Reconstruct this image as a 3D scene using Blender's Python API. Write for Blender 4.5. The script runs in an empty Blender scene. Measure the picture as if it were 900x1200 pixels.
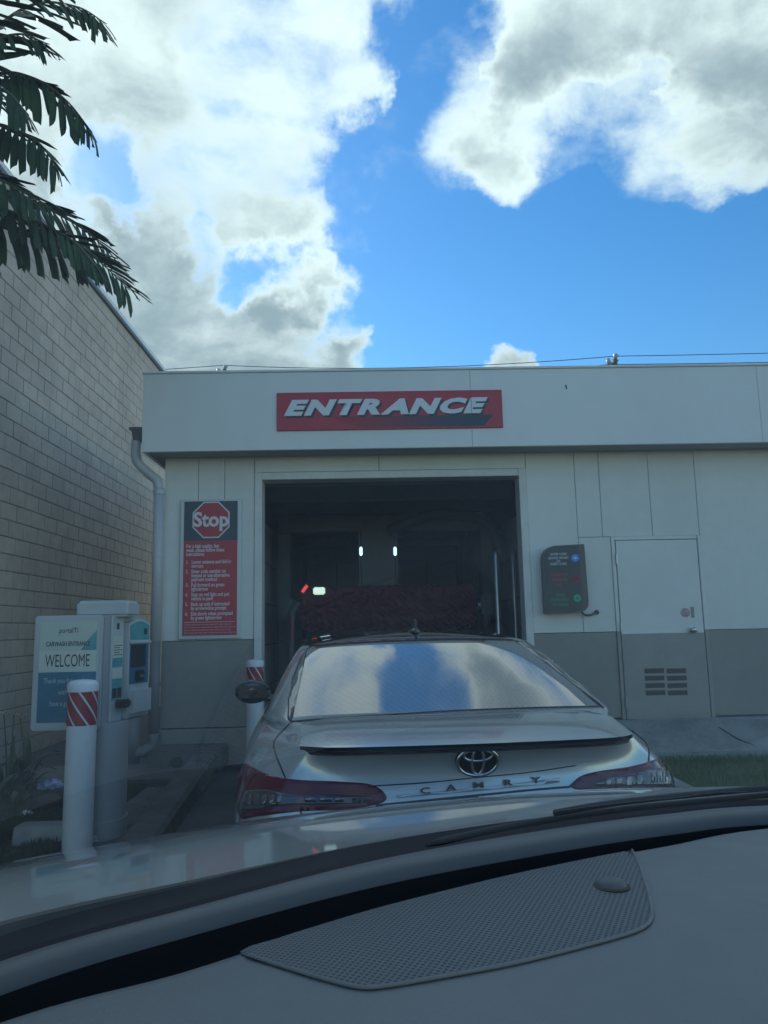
import bpy, bmesh, math, random
from mathutils import Vector, Matrix, noise as mnoise
from mathutils.bvhtree import BVHTree
from mathutils.geometry import delaunay_2d_cdt
random.seed(7)
SC = bpy.context.scene
COL = SC.collection
R = math.radians

# ------------------------------------------------------------------ camera
EYE = Vector((0.0, 0.0, 1.47))
FOC, PITCH, YAW, ROLL = 901.0, R(8.6), R(1.27), R(1.2)
_f = Vector((math.sin(YAW) * math.cos(PITCH), math.cos(YAW) * math.cos(PITCH), math.sin(PITCH)))
_r0 = Vector((math.cos(YAW), -math.sin(YAW), 0))
_u0 = _r0.cross(_f)
_r = _r0 * math.cos(ROLL) - _u0 * math.sin(ROLL)
_u = _u0 * math.cos(ROLL) + _r0 * math.sin(ROLL)
cam = bpy.data.cameras.new("camera")
cam.sensor_fit = 'HORIZONTAL'
cam.sensor_width = 36.0
cam.lens = 36.0 * FOC / 900.0
cam.clip_start = 0.02
cam.clip_end = 2000
camo = bpy.data.objects.new("camera", cam)
COL.objects.link(camo)
camo.matrix_world = Matrix(((_r.x, _u.x, -_f.x, EYE.x), (_r.y, _u.y, -_f.y, EYE.y), (_r.z, _u.z, -_f.z, EYE.z), (0, 0, 0, 1)))
SC.camera = camo


def ray(px, py):
    return (_f + _r * ((px - 450) / FOC) - _u * ((py - 600) / FOC)).normalized()


def PY(px, py, Y):
    d = ray(px, py); return EYE + d * ((Y - EYE.y) / d.y)


def PX(px, py, X):
    d = ray(px, py); return EYE + d * ((X - EYE.x) / d.x)


def PZ(px, py, Z):
    d = ray(px, py); return EYE + d * ((Z - EYE.z) / d.z)


def proj(p):
    v = Vector(p) - EYE
    return (450 + FOC * v.dot(_r) / v.dot(_f), 600 - FOC * v.dot(_u) / v.dot(_f), v.dot(_f))


# ------------------------------------------------------------------ sky, sun, exposure
SUN_EL, SUN_AZ = R(33), R(-42)          # azimuth from +Y, minus = to the -X side
sund = Vector((math.sin(SUN_AZ) * math.cos(SUN_EL), math.cos(SUN_AZ) * math.cos(SUN_EL), math.sin(SUN_EL)))
sl = bpy.data.lights.new("sun", 'SUN')
sl.energy = 3.0
sl.angle = R(0.6)
sl.color = (1.0, 0.95, 0.87)
so = bpy.data.objects.new("sun", sl)
COL.objects.link(so)
so.rotation_euler = (-sund).to_track_quat('-Z', 'Y').to_euler()
SC.view_settings.view_transform = 'Standard'
SC.view_settings.look = 'None'
SC.view_settings.gamma = 1.0
SC.view_settings.use_curve_mapping = False
SC.view_settings.exposure = 1.38

world = bpy.data.worlds.new("World")
SC.world = world
world.use_nodes = True


class NT:
    """tiny node-tree helper"""
    def __init__(s, tree):
        s.t = tree; s.n = tree.nodes; s.l = tree.links

    def new(s, typ, **kw):
        n = s.n.new(typ)
        for k, v in kw.items():
            setattr(n, k, v)
        return n

    def put(s, sock, v):
        if isinstance(v, bpy.types.NodeSocket):
            s.l.new(v, sock)
        else:
            sock.default_value = v

    def math(s, op, a, b=0.0, c=0.0, clamp=False):
        n = s.new('ShaderNodeMath', operation=op, use_clamp=clamp)
        s.put(n.inputs[0], a); s.put(n.inputs[1], b); s.put(n.inputs[2], c)
        return n.outputs[0]

    def vmath(s, op, a, b=(0, 0, 0), out=0):
        n = s.new('ShaderNodeVectorMath', operation=op)
        s.put(n.inputs[0], a); s.put(n.inputs[1], b)
        return n.outputs[out]

    def noise(s, vec, scale, detail=4, rough=0.55, dist=0.0, col=False):
        n = s.new('ShaderNodeTexNoise')
        s.put(n.inputs['Vector'], vec)
        n.inputs['Scale'].default_value = scale
        n.inputs['Detail'].default_value = detail
        n.inputs['Roughness'].default_value = rough
        n.inputs['Distortion'].default_value = dist
        return n.outputs['Color' if col else 'Fac']

    def ramp(s, fac, a, b, lo=0.0, hi=1.0, smooth=True):
        n = s.new('ShaderNodeMapRange', interpolation_type='SMOOTHSTEP' if smooth else 'LINEAR', clamp=True)
        s.put(n.inputs[0], fac); s.put(n.inputs[1], a); s.put(n.inputs[2], b); s.put(n.inputs[3], lo); s.put(n.inputs[4], hi)
        return n.outputs[0]

    def mix(s, fac, a, b):
        n = s.new('ShaderNodeMix', data_type='RGBA')
        s.put(n.inputs[0], fac)
        s.put(n.inputs[6], a if isinstance(a, bpy.types.NodeSocket) or len(a) == 4 else (*a, 1))
        s.put(n.inputs[7], b if isinstance(b, bpy.types.NodeSocket) or len(b) == 4 else (*b, 1))
        return n.outputs[2]


def build_world():
    W = NT(world.node_tree)
    W.n.clear()
    sky = W.new('ShaderNodeTexSky', sky_type='NISHITA')
    sky.sun_disc = False
    sky.sun_elevation = SUN_EL
    sky.sun_rotation = SUN_AZ
    sky.air_density = 1.0
    sky.dust_density = 0.3
    sky.ozone_density = 2.0
    tc = W.new('ShaderNodeTexCoord').outputs['Generated']
    # flatten towards the horizon like a cloud deck
    sep = W.new('ShaderNodeSeparateXYZ'); W.l.new(tc, sep.inputs[0])
    zc = W.math('MAXIMUM', sep.outputs[2], 0.0)
    den = W.math('ADD', zc, 0.38)
    comb = W.new('ShaderNodeCombineXYZ')
    W.l.new(W.math('DIVIDE', sep.outputs[0], den), comb.inputs[0])
    W.l.new(W.math('DIVIDE', sep.outputs[1], den), comb.inputs[1])
    comb.inputs[2].default_value = 3.7
    v = comb.outputs[0]
    warp = W.vmath('SCALE', W.vmath('SUBTRACT', W.noise(v, 3.2, 3, 0.5, col=True), (0.5, 0.5, 0.5)), (0, 0, 0))
    warp.node.inputs['Scale'].default_value = 0.16
    v2 = W.vmath('ADD', v, warp)
    big = W.noise(v2, 2.3, 9, 0.60)
    fine = W.noise(v2, 9.0, 8, 0.64)
    field = W.math('ADD', W.math('MULTIPLY', big, 1.0), W.math('MULTIPLY', fine, 0.40))
    # cloud banks (+) and clear patches (-) of this particular sky: (pixel, angular radius in degrees, weight)
    banks = [((150, 60), 9, .2), ((290, 30), 8, .2), ((400, 10), 7, .2), ((445, 70), 4.5, .2), ((370, 120), 5, .16), ((250, 150), 7, .2),
             ((120, 140), 5, .16), ((260, 240), 5.5, .2), ((335, 240), 3.6, .14), ((215, 330), 5.5, .22), ((280, 400), 4.5, .18),
             ((372, 348), 3.2, .34), ((405, 415), 2.6, .13), ((590, 30), 4.5, .2), ((588, 110), 4.0, .22), ((600, 175), 2.6, .14), ((690, 0), 6.0, .22),
             ((780, 10), 6.5, .24), ((880, 40), 6.5, .24), ((850, 130), 4.8, .24), ((880, 170), 3.2, .14), ((600, -90), 9, .2), ((850, -90), 12, .2), ((250, -90), 13, .16),
             ((580, 430), 2.4, .26), ((60, 360), 6, .14), ((450, -80), 11, .2), ((520, -200), 14, .2), ((330, 300), 3.0, .16), ((345, 415), 3.0, .2)]
    gaps = [((105, 222), 3.0, -.34), ((160, 235), 1.6, -.2), ((505, 150), 4.0, -.26), ((470, 240), 6.0, -.3), ((560, 300), 10, -.3), ((740, 320), 11, -.34), ((480, 330), 3.5, -.2),
            ((700, 150), 4.2, -.26), ((730, 220), 6, -.3), ((920, 300), 8, -.34), ((318, 325), 2.2, -.34), ((395, 385), 1.7, -.26), ((410, 300), 2.2, -.2), ((420, 215), 2.0, -.14), ((250, 290), 1.3, -.14), ((520, 60), 3.2, -.34), ((520, 110), 3.2, -.3), ((660, 150), 2.6, -.2), ((735, 120), 2.6, -.12),
            ((515, 395), 3.6, -.2), ((700, 420), 7, -.3), ((1010, 420), 9, -.2), ((255, 50), 2.2, -.10)]
    ragged = W.vmath('SCALE', W.vmath('SUBTRACT', W.noise(tc, 6.0, 8, 0.58, col=True), (0.5, 0.5, 0.5)))
    ragged.node.inputs['Scale'].default_value = 0.24
    tcw = W.vmath('NORMALIZE', W.vmath('ADD', tc, ragged))
    SB = SG = None
    for (pp, rad, wt) in banks + gaps:
        d = W.vmath('DOT_PRODUCT', tcw, tuple(ray(*pp)), out=1)
        g = W.ramp(d, math.cos(R(rad * (1.75 if wt > 0 else 1.45))), 1.0, 0.0, wt)
        if wt > 0:
            SB = g if SB is None else W.math('ADD', SB, g)
        else:
            SG = g if SG is None else W.math('ADD', SG, g)
    S = W.math('ADD', W.math('MINIMUM', SB, 0.25), W.math('MAXIMUM', SG, -0.32))
    S = W.math('MAXIMUM', S, -0.22)
    for (pp, rad, wt) in [((372, 345), 2.2, .27), ((582, 428), 1.8, .34), ((592, 140), 3.4, .24), ((600, 180), 2.0, .14), ((845, 140), 4.6, .26), ((890, 175), 3.4, .18), ((405, 418), 1.7, .20), ((700, 40), 4.0, .14), ((345, 255), 2.2, .08)]:
        d = W.vmath('DOT_PRODUCT', tcw, tuple(ray(*pp)), out=1)
        S = W.math('ADD', S, W.ramp(d, math.cos(R(rad * 1.5)), 1.0, 0.0, wt))
    field = W.math('ADD', field, S)
    mask = W.math('MULTIPLY', W.ramp(field, 0.64, 0.99), W.ramp(sep.outputs[2], 0.0, 0.06))
    # thick parts turn grey, thin lit rims stay white
    shade = W.noise(W.vmath('ADD', v2, (0.11, -0.05, 0.4)), 2.6, 6, 0.55)
    thick = W.ramp(W.math('ADD', W.math('MULTIPLY', field, 0.8), W.math('MULTIPLY', shade, 0.75)), 0.99, 1.38)
    cloud = W.mix(thick, (4.6, 4.95, 5.0), (1.6, 2.0, 2.3))
    sat = W.new('ShaderNodeHueSaturation')
    W.l.new(sky.outputs[0], sat.inputs['Color'])
    sat.inputs['Saturation'].default_value = 1.35
    sat.inputs['Value'].default_value = 0.87
    colr = W.mix(mask, sat.outputs[0], cloud)
    bg = W.new('ShaderNodeBackground')
    W.l.new(colr, bg.inputs[0])
    bg.inputs[1].default_value = 0.1
    out = W.new('ShaderNodeOutputWorld')
    W.l.new(bg.outputs[0], out.inputs[0])


build_world()
SC.render.engine = 'CYCLES'
SC.cycles.use_denoising = True
SC.cycles.max_bounces = 8
SC.cycles.transparent_max_bounces = 12
SC.cycles.caustics_reflective = False
SC.cycles.caustics_refractive = False
SC.cycles.sample_clamp_indirect = 4.0

# ------------------------------------------------------------------ materials
MATS = {}


def mat(name, col, rough=0.6, metal=0.0, var=0.0, vscale=6.0, col2=None, bump=0.0, bscale=80.0, coat=0.0, spec=0.5,
        emit=None, estr=0.0, rvar=0.0, rnd=0.0, alpha=1.0, trans=0.0, world=False, streak=False):
    if name in MATS:
        return MATS[name]
    m = bpy.data.materials.new(name); MATS[name] = m
    m.use_nodes = True
    T = NT(m.node_tree)
    b = T.n['Principled BSDF']
    b.inputs['Base Color'].default_value = (*col, 1)
    b.inputs['Roughness'].default_value = rough
    b.inputs['Metallic'].default_value = metal
    b.inputs['Coat Weight'].default_value = coat
    b.inputs['Coat Roughness'].default_value = 0.04
    b.inputs['Specular IOR Level'].default_value = spec
    b.inputs['Transmission Weight'].default_value = trans
    if emit:
        b.inputs['Emission Color'].default_value = (*emit, 1)
        b.inputs['Emission Strength'].default_value = estr
    if world:
        vec = T.new('ShaderNodeNewGeometry').outputs['Position']
    else:
        vec = T.new('ShaderNodeTexCoord').outputs['Object']
    if streak:
        mp = T.new('ShaderNodeMapping'); T.l.new(vec, mp.inputs[0]); mp.inputs['Scale'].default_value = (1, 1, 0.12); vec2 = mp.outputs[0]
    else:
        vec2 = vec
    base = None
    if var or col2:
        n1 = T.noise(vec2, vscale, 6, 0.6)
        n2 = T.noise(vec, vscale * 7.3, 3, 0.6)
        f = T.ramp(T.math('ADD', T.math('MULTIPLY', n1, 0.7), T.math('MULTIPLY', n2, 0.3)), 0.32, 0.68)
        c2 = col2 or tuple(c * (1 - var) for c in col)
        c1 = col if col2 else tuple(min(1, c * (1 + var * 0.5)) for c in col)
        base = T.mix(f, c1, c2)
    if rnd:
        oi = T.new('ShaderNodeObjectInfo').outputs['Random']
        hs = T.new('ShaderNodeHueSaturation')
        hs.inputs['Color'].default_value = (*col, 1)
        if base is not None:
            T.l.new(base, hs.inputs['Color'])
        T.put(hs.inputs['Value'], T.ramp(oi, 0, 1, 1 - rnd, 1 + rnd, False))
        base = hs.outputs[0]
    if base is not None:
        T.l.new(base, b.inputs['Base Color'])
    if rvar:
        T.put(b.inputs['Roughness'], T.ramp(T.noise(vec, vscale * 2.1, 5, 0.6), 0.3, 0.7, max(0.02, rough - rvar), min(1, rough + rvar)))
    if bump:
        bn = T.new('ShaderNodeBump')
        bn.inputs['Strength'].default_value = bump
        bn.inputs['Distance'].default_value = 0.01
        T.put(bn.inputs['Height'], T.noise(vec, bscale, 4, 0.6))
        T.l.new(bn.outputs[0], b.inputs['Normal'])
    return m


def pane(name, tint, ior=1.5, refl=1.0, rough=0.0, dust=0.0):
    """thin glass sheet: tinted see-through plus a Fresnel reflection"""
    m = bpy.data.materials.new(name); MATS[name] = m
    m.use_nodes = True
    T = NT(m.node_tree); T.n.clear()
    tr = T.new('ShaderNodeBsdfTransparent'); tr.inputs[0].default_value = (*tint, 1)
    gl = T.new('ShaderNodeBsdfGlossy'); gl.inputs['Roughness'].default_value = rough
    fr = T.new('ShaderNodeFresnel'); fr.inputs[0].default_value = ior
    k = T.math('MULTIPLY', fr.outputs[0], refl, clamp=True)
    mx = T.new('ShaderNodeMixShader')
    T.l.new(k, mx.inputs[0]); T.l.new(tr.outputs[0], mx.inputs[1]); T.l.new(gl.outputs[0], mx.inputs[2])
    res = mx.outputs[0]
    if dust:      # thin film of road dust and wipe smears that scatters skylight
        tl = T.new('ShaderNodeBsdfTranslucent'); tl.inputs[0].default_value = (0.9, 0.95, 0.95, 1)
        vec = T.new('ShaderNodeTexCoord').outputs['Object']
        nz = T.ramp(T.noise(vec, 5.0, 5, 0.55, 0.6), 0.3, 0.75, dust * 0.6, dust * 1.6)
        m2 = T.new('ShaderNodeMixShader'); T.put(m2.inputs[0], nz); T.l.new(res, m2.inputs[1]); T.l.new(tl.outputs[0], m2.inputs[2]); res = m2.outputs[0]
    o = T.new('ShaderNodeOutputMaterial'); T.l.new(res, o.inputs[0])
    return m


mat('wall_white', (0.76, 0.74, 0.68), 0.55, var=0.08, vscale=0.9, bump=0.06, bscale=30, world=True, streak=True)
mat('fascia_white', (0.76, 0.75, 0.71), 0.4, var=0.05, vscale=0.7, bump=0.03, bscale=8, world=True, streak=True)
mat('trim_white', (0.74, 0.72, 0.67), 0.5, var=0.10, vscale=3, world=True)
mat('wall_grey', (0.30, 0.275, 0.235), 0.6, var=0.12, vscale=1.4, bump=0.08, bscale=30, world=True, streak=True)
mat('door_white', (0.76, 0.74, 0.69), 0.45, var=0.06, vscale=1.2, bump=0.03, bscale=20, world=True)
mat('door_grey', (0.33, 0.305, 0.265), 0.5, var=0.10, vscale=2.0, bump=0.03, bscale=20, world=True)
mat('soffit', (0.34, 0.34, 0.33), 0.7, var=0.1, world=True)
mat('seam_dark', (0.09, 0.09, 0.088), 0.8)
mat('concrete', (0.42, 0.40, 0.37), 0.85, col2=(0.28, 0.265, 0.245), vscale=2.2, bump=0.35, bscale=45, world=True)
mat('concrete_old', (0.16, 0.155, 0.14), 0.9, col2=(0.085, 0.08, 0.07), vscale=3.2, bump=0.5, bscale=40, world=True)
mat('asphalt', (0.062, 0.06, 0.058), 0.85, col2=(0.04, 0.04, 0.04), vscale=1.5, bump=0.6, bscale=110, world=True)
mat('drive', (0.12, 0.118, 0.11), 0.85, col2=(0.07, 0.07, 0.067), vscale=1.1, bump=0.4, bscale=90, world=True)
mat('soil', (0.055, 0.045, 0.032), 0.95, col2=(0.03, 0.028, 0.02), vscale=5, bump=0.9, bscale=60, world=True)
mat('block', (0.48, 0.40, 0.325), 0.75, var=0.17, vscale=1.3, bump=0.45, bscale=70, rnd=0.06, world=True)
mat('mortar', (0.19, 0.18, 0.165), 0.9, var=0.2, vscale=8, bump=0.4, world=True)
mat('coping', (0.10, 0.10, 0.10), 0.5, var=0.1)
mat('pipe_white', (0.55, 0.56, 0.56), 0.4, var=0.08, vscale=5, streak=True)
mat('pipe_grey', (0.20, 0.20, 0.19), 0.5, var=0.1)
mat('gutter_dark', (0.10, 0.105, 0.11), 0.5)
mat('sign_red', (0.46, 0.02, 0.042), 0.35, var=0.06, vscale=2)
mat('sign_navy', (0.035, 0.06, 0.085), 0.4)
mat('sign_white', (0.72, 0.72, 0.72), 0.45)
mat('sign_frame', (0.55, 0.56, 0.56), 0.4, metal=0.2)
mat('sign_print', (0.70, 0.62, 0.62), 0.5)
mat('fine_print', (0.50, 0.28, 0.29), 0.5)
mat('sign_shadow', (0.03, 0.035, 0.05), 0.5)
mat('signal_black', (0.022, 0.028, 0.032), 0.35, var=0.1)
mat('signal_edge', (0.05, 0.055, 0.06), 0.3)
mat('led_white', (0.7, 0.75, 0.78), 0.5)
mat('led_red', (0.6, 0.06, 0.08), 0.5)
mat('led_green', (0.02, 0.32, 0.16), 0.5)
mat('led_blue', (0.03, 0.13, 0.42), 0.5, emit=(0.05, 0.25, 0.9), estr=0.10)
mat('lamp_red', (0.30, 0.03, 0.05), 0.5)
mat('lamp_green', (0.02, 0.25, 0.15), 0.5, emit=(0.02, 0.5, 0.25), estr=0.05)
mat('kiosk_grey', (0.36, 0.365, 0.365), 0.45, var=0.06, vscale=4, bump=0.05)
mat('kiosk_light', (0.50, 0.505, 0.50), 0.45, var=0.06, vscale=4)
mat('kiosk_pale', (0.50, 0.51, 0.50), 0.45, var=0.08, vscale=4)
mat('kiosk_base', (0.42, 0.42, 0.41), 0.5, var=0.08, vscale=3, streak=True)
mat('print_cream', (0.60, 0.60, 0.45), 0.4, col2=(0.50, 0.56, 0.48), vscale=3)
mat('print_paper', (0.62, 0.62, 0.52), 0.5)
mat('print_teal', (0.05, 0.26, 0.30), 0.4, col2=(0.12, 0.38, 0.38), vscale=7)
mat('print_blue', (0.012, 0.11, 0.19), 0.4, col2=(0.02, 0.17, 0.25), vscale=2.2)
mat('print_dark', (0.02, 0.035, 0.04), 0.5)
mat('print_ink', (0.45, 0.60, 0.62), 0.5)
mat('plastic_black', (0.012, 0.012, 0.013), 0.35)
mat('screen', (0.02, 0.03, 0.035), 0.1)
mat('bollard_white', (0.80, 0.80, 0.78), 0.45, var=0.10, vscale=3, streak=True)
mat('bollard_red', (0.34, 0.025, 0.035), 0.35)
mat('chrome', (0.75, 0.76, 0.77), 0.12, metal=1.0)
mat('steel', (0.45, 0.46, 0.47), 0.3, metal=0.9, var=0.1)
mat('car_silver', (0.58, 0.60, 0.595), 0.22, metal=0.45, coat=1.0, bump=0.0)
mat('car_black', (0.008, 0.008, 0.009), 0.12, coat=1.0)
mat('car_trim', (0.012, 0.012, 0.013), 0.4)
mat('car_glass', (0.012, 0.016, 0.017), 0.03, spec=1.0, coat=1.0)
mat('rear_glass', (0.10, 0.11, 0.11), 0.03, metal=0.0, spec=1.0, coat=1.0)
mat('lamp_lens', (0.15, 0.008, 0.025), 0.12, coat=0.25, spec=0.4)
mat('lamp_smoke', (0.045, 0.04, 0.045), 0.05, coat=1.0, spec=0.8)
mat('lamp_reflector', (0.28, 0.27, 0.28), 0.25, metal=0.9, var=0.5, vscale=60)
mat('tyre', (0.012, 0.012, 0.012), 0.8)
mat('own_paint', (0.52, 0.535, 0.50), 0.28, metal=0.35, coat=1.0)
mat('dash', (0.175, 0.176, 0.168), 0.40, var=0.04, vscale=5, bump=0.22, bscale=900, rvar=0.05)
mat('dash_lip', (0.105, 0.107, 0.104), 0.5, bump=0.1, bscale=900)
mat('cabin_black', (0.006, 0.006, 0.007), 0.7)
mat('rubber', (0.008, 0.008, 0.008), 0.55)
mat('palm_leaf', (0.045, 0.085, 0.035), 0.6, spec=0.25, col2=(0.03, 0.06, 0.03), vscale=4, rnd=0.25)
mat('palm_rachis', (0.09, 0.10, 0.045), 0.5)
mat('palm_trunk', (0.16, 0.14, 0.11), 0.9, col2=(0.10, 0.09, 0.07), vscale=9, bump=0.8, bscale=20)
mat('grass', (0.22, 0.27, 0.08), 0.7, col2=(0.13, 0.18, 0.045), vscale=1.5, world=True)
mat('grass_dry', (0.15, 0.14, 0.075), 0.8, col2=(0.075, 0.085, 0.04), vscale=2.5, world=True)
mat('strap_leaf', (0.06, 0.095, 0.03), 0.5, col2=(0.10, 0.11, 0.045), vscale=5, rnd=0.3)
mat('flower', (0.55, 0.48, 0.25), 0.6)
mat('hose', (0.02, 0.02, 0.02), 0.6)
mat('bag_blue', (0.03, 0.10, 0.38), 0.25, col2=(0.45, 0.5, 0.6), vscale=18)
mat('bag_brown', (0.085, 0.05, 0.035), 0.8, var=0.4, vscale=9)
mat('paper', (0.65, 0.65, 0.62), 0.7)
mat('wood_pole', (0.12, 0.09, 0.07), 0.9, var=0.2)
mat('insulator', (0.35, 0.37, 0.4), 0.4)
mat('wire', (0.02, 0.02, 0.022), 0.6)
mat('inner_wall', (0.40, 0.42, 0.42), 0.6, var=0.15, vscale=1.5, world=True)
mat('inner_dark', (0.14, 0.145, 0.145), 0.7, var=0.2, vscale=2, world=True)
mat('brush_red', (0.09, 0.004, 0.012), 0.7, var=0.35, vscale=12)
mat('machine_grey', (0.06, 0.065, 0.07), 0.5, var=0.2)
mat('lamp_cold', (0.5, 0.6, 0.7), 0.3, emit=(0.45, 0.75, 1.0), estr=1.2)
mat('lamp_warn', (0.6, 0.05, 0.05), 0.3, emit=(1.0, 0.10, 0.08), estr=0.35)
mat('sticker_pink', (0.50, 0.42, 0.44), 0.5, col2=(0.35, 0.15, 0.18), vscale=30)

# speaker grille: satin plastic with a field of round perforations
m = bpy.data.materials.new('grille'); MATS['grille'] = m
m.use_nodes = True
T = NT(m.node_tree)
b = T.n['Principled BSDF']
sp = T.new('ShaderNodeSeparateXYZ'); T.l.new(T.new('ShaderNodeTexCoord').outputs['Object'], sp.inputs[0])
_k = 2 * math.pi / 0.0068
_a = T.math('MULTIPLY', T.math('ADD', T.math('MULTIPLY', sp.outputs[0], 0.94), T.math('MULTIPLY', sp.outputs[1], 0.34)), _k)
_b = T.math('MULTIPLY', T.math('SUBTRACT', T.math('MULTIPLY', sp.outputs[1], 0.94), T.math('MULTIPLY', sp.outputs[0], 0.34)), _k)
_h = T.math('MULTIPLY', T.math('SINE', _a), T.math('SINE', _b))
hole = T.ramp(_h, 0.05, 0.55)
T.put(b.inputs['Base Color'], T.mix(hole, (0.125, 0.128, 0.125), (0.035, 0.036, 0.036)))
b.inputs['Roughness'].default_value = 0.5
bn = T.new('ShaderNodeBump'); bn.inputs['Strength'].default_value = 0.6; bn.inputs['Distance'].default_value = 0.002
T.put(bn.inputs['Height'], T.math('SUBTRACT', 1.0, hole)); T.l.new(bn.outputs[0], b.inputs['Normal'])
pane('windshield_glass', (0.79, 0.895, 0.88), 1.5, 1.15, dust=0.017)

# ------------------------------------------------------------------ mesh helpers
def bm_new():
    return bmesh.new()


def bx(bm, lo, hi, bev=0.0, seg=1):
    lo = Vector(lo); hi = Vector(hi)
    c = (lo + hi) / 2; s = hi - lo
    g = bmesh.ops.create_cube(bm, size=1.0, matrix=Matrix.Translation(c) @ Matrix.Diagonal((s.x, s.y, s.z, 1)))
    if bev:
        es = list({e for v in g['verts'] for e in v.link_edges})
        bmesh.ops.bevel(bm, geom=es, offset=bev, segments=seg, affect='EDGES', clamp_overlap=True)
    return bm


def tube(bm, pts, rad, n=8, caps=True):
    pts = [Vector(p) for p in pts]
    rads = rad if isinstance(rad, (list, tuple)) else [rad] * len(pts)
    rings = []
    up = None
    for i, p in enumerate(pts):
        t = (pts[min(i + 1, len(pts) - 1)] - pts[max(i - 1, 0)]).normalized()
        if up is None:
            up = Vector((0, 0, 1)) if abs(t.z) < 0.9 else Vector((1, 0, 0))
        a = t.cross(up)
        if a.length < 1e-5:
            a = t.orthogonal()
        a.normalize(); b2 = a.cross(t).normalized(); up = b2
        rings.append([bm.verts.new(p + (a * math.cos(2 * math.pi * k / n) + b2 * math.sin(2 * math.pi * k / n)) * rads[i]) for k in range(n)])
    for i in range(len(rings) - 1):
        for k in range(n):
            bm.faces.new((rings[i][k], rings[i][(k + 1) % n], rings[i + 1][(k + 1) % n], rings[i + 1][k]))
    if caps:
        bm.faces.new(rings[0][::-1]); bm.faces.new(rings[-1])
    return bm


def lathe(bm, prof, n=24, mtx=Matrix()):
    rings = []
    for (r_, z) in prof:
        rings.append([bm.verts.new(mtx @ Vector((r_ * math.cos(2 * math.pi * k / n), r_ * math.sin(2 * math.pi * k / n), z))) for k in range(n)])
    for i in range(len(rings) - 1):
        for k in range(n):
            bm.faces.new((rings[i][k], rings[i][(k + 1) % n], rings[i + 1][(k + 1) % n], rings[i + 1][k]))
    bm.faces.new(rings[0][::-1]); bm.faces.new(rings[-1])
    return bm


def prism(bm, poly, d):
    """poly: 3-D points of one face, pushed along d"""
    d = Vector(d)
    a = [bm.verts.new(Vector(p)) for p in poly]
    c = [bm.verts.new(Vector(p) + d) for p in poly]
    bm.faces.new(a); bm.faces.new(c[::-1])
    n = len(a)
    for i in range(n):
        bm.faces.new((a[i], c[i], c[(i + 1) % n], a[(i + 1) % n]))
    bmesh.ops.recalc_face_normals(bm, faces=bm.faces)
    return bm


def loft(bm, curves, close=False):
    rows = [[bm.verts.new(Vector(p)) for p in c] for c in curves]
    for i in range(len(rows) - 1):
        for k in range(len(rows[0]) - 1):
            bm.faces.new((rows[i][k], rows[i][k + 1], rows[i + 1][k + 1], rows[i + 1][k]))
    return bm


def crom(pts, n):
    """smooth curve through pts, n samples"""
    P = [Vector(p) for p in pts]
    P = [P[0] * 2 - P[1]] + P + [P[-1] * 2 - P[-2]]
    out = []
    m_ = len(P) - 3
    for i in range(n):
        t = i / (n - 1) * m_
        k = min(int(t), m_ - 1); t -= k
        a, b2, c, d = P[k:k + 4]
        out.append(0.5 * ((2 * b2) + (c - a) * t + (2 * a - 5 * b2 + 4 * c - d) * t * t + (3 * b2 - a - 3 * c + d) * t ** 3))
    return out


def link(name, me, m, parent=None, smooth=False, wparent=True, angle=None):
    if isinstance(me, bmesh.types.BMesh):
        bm = me
        me = bpy.data.meshes.new(name)
        bm.to_mesh(me); bm.free()
    if m and not me.materials:
        me.materials.append(MATS[m] if isinstance(m, str) else m)
    if smooth:
        if angle is None:
            me.shade_smooth()
        else:
            me.shade_smooth(); me.set_sharp_from_angle(angle=R(angle))
    o = bpy.data.objects.new(name, me)
    COL.objects.link(o)
    if parent is not None:
        o.parent = parent
        if wparent:
            mw = parent_world(parent)
            o.matrix_parent_inverse = mw.inverted()
    return o


def parent_world(o):
    mw = o.matrix_basis.copy()
    while o.parent is not None:
        mw = o.parent.matrix_basis @ o.matrix_parent_inverse @ mw
        o = o.parent
    return mw


def tag(o, label=None, cat=None, group=None, kind=None):
    if label: o['label'] = label
    if cat: o['category'] = cat
    if group: o['group'] = group
    if kind: o['kind'] = kind
    return o


def thing(name, label, cat, loc=(0, 0, 0), rz=0.0, group=None):
    o = bpy.data.objects.new(name, None)
    o.empty_display_size = 0.2
    COL.objects.link(o)
    o.location = loc; o.rotation_euler = (0, 0, rz)
    return tag(o, label, cat, group)


def text_mesh(body, size, bold=0.0, shear=0.0, align='LEFT', extrude=0.0, width=1.0, spacing=1.0):
    cu = bpy.data.curves.new('t', 'FONT')
    cu.body = body; cu.size = size; cu.offset = bold * size; cu.shear = shear
    cu.align_x = align; cu.align_y = 'CENTER'; cu.extrude = extrude
    cu.space_character = spacing
    cu.resolution_u = 3
    ob = bpy.data.objects.new('t', cu)
    COL.objects.link(ob)
    dg = bpy.context.evaluated_depsgraph_get()
    me = bpy.data.meshes.new_from_object(ob.evaluated_get(dg))
    bpy.data.objects.remove(ob); bpy.data.curves.remove(cu)
    if width != 1.0:
        for v in me.vertices:
            v.co.x *= width
    return me


def put_text(name, body, size, origin, ax, up, m, parent, **kw):
    """lettering on a plane: origin, text direction ax, up vector"""
    me = text_mesh(body, size, **kw)
    ax = Vector(ax).normalized(); up = Vector(up); up = (up - ax * up.dot(ax)).normalized(); nn = ax.cross(up)
    M = Matrix(((ax.x, up.x, nn.x, origin[0]), (ax.y, up.y, nn.y, origin[1]), (ax.z, up.z, nn.z, origin[2]), (0, 0, 0, 1)))
    me.transform(M)
    return link(name, me, m, parent)


def box(name, lo, hi, m, parent=None, bev=0.0, seg=1):
    return link(name, bx(bm_new(), lo, hi, bev, seg), m, parent)


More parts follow.
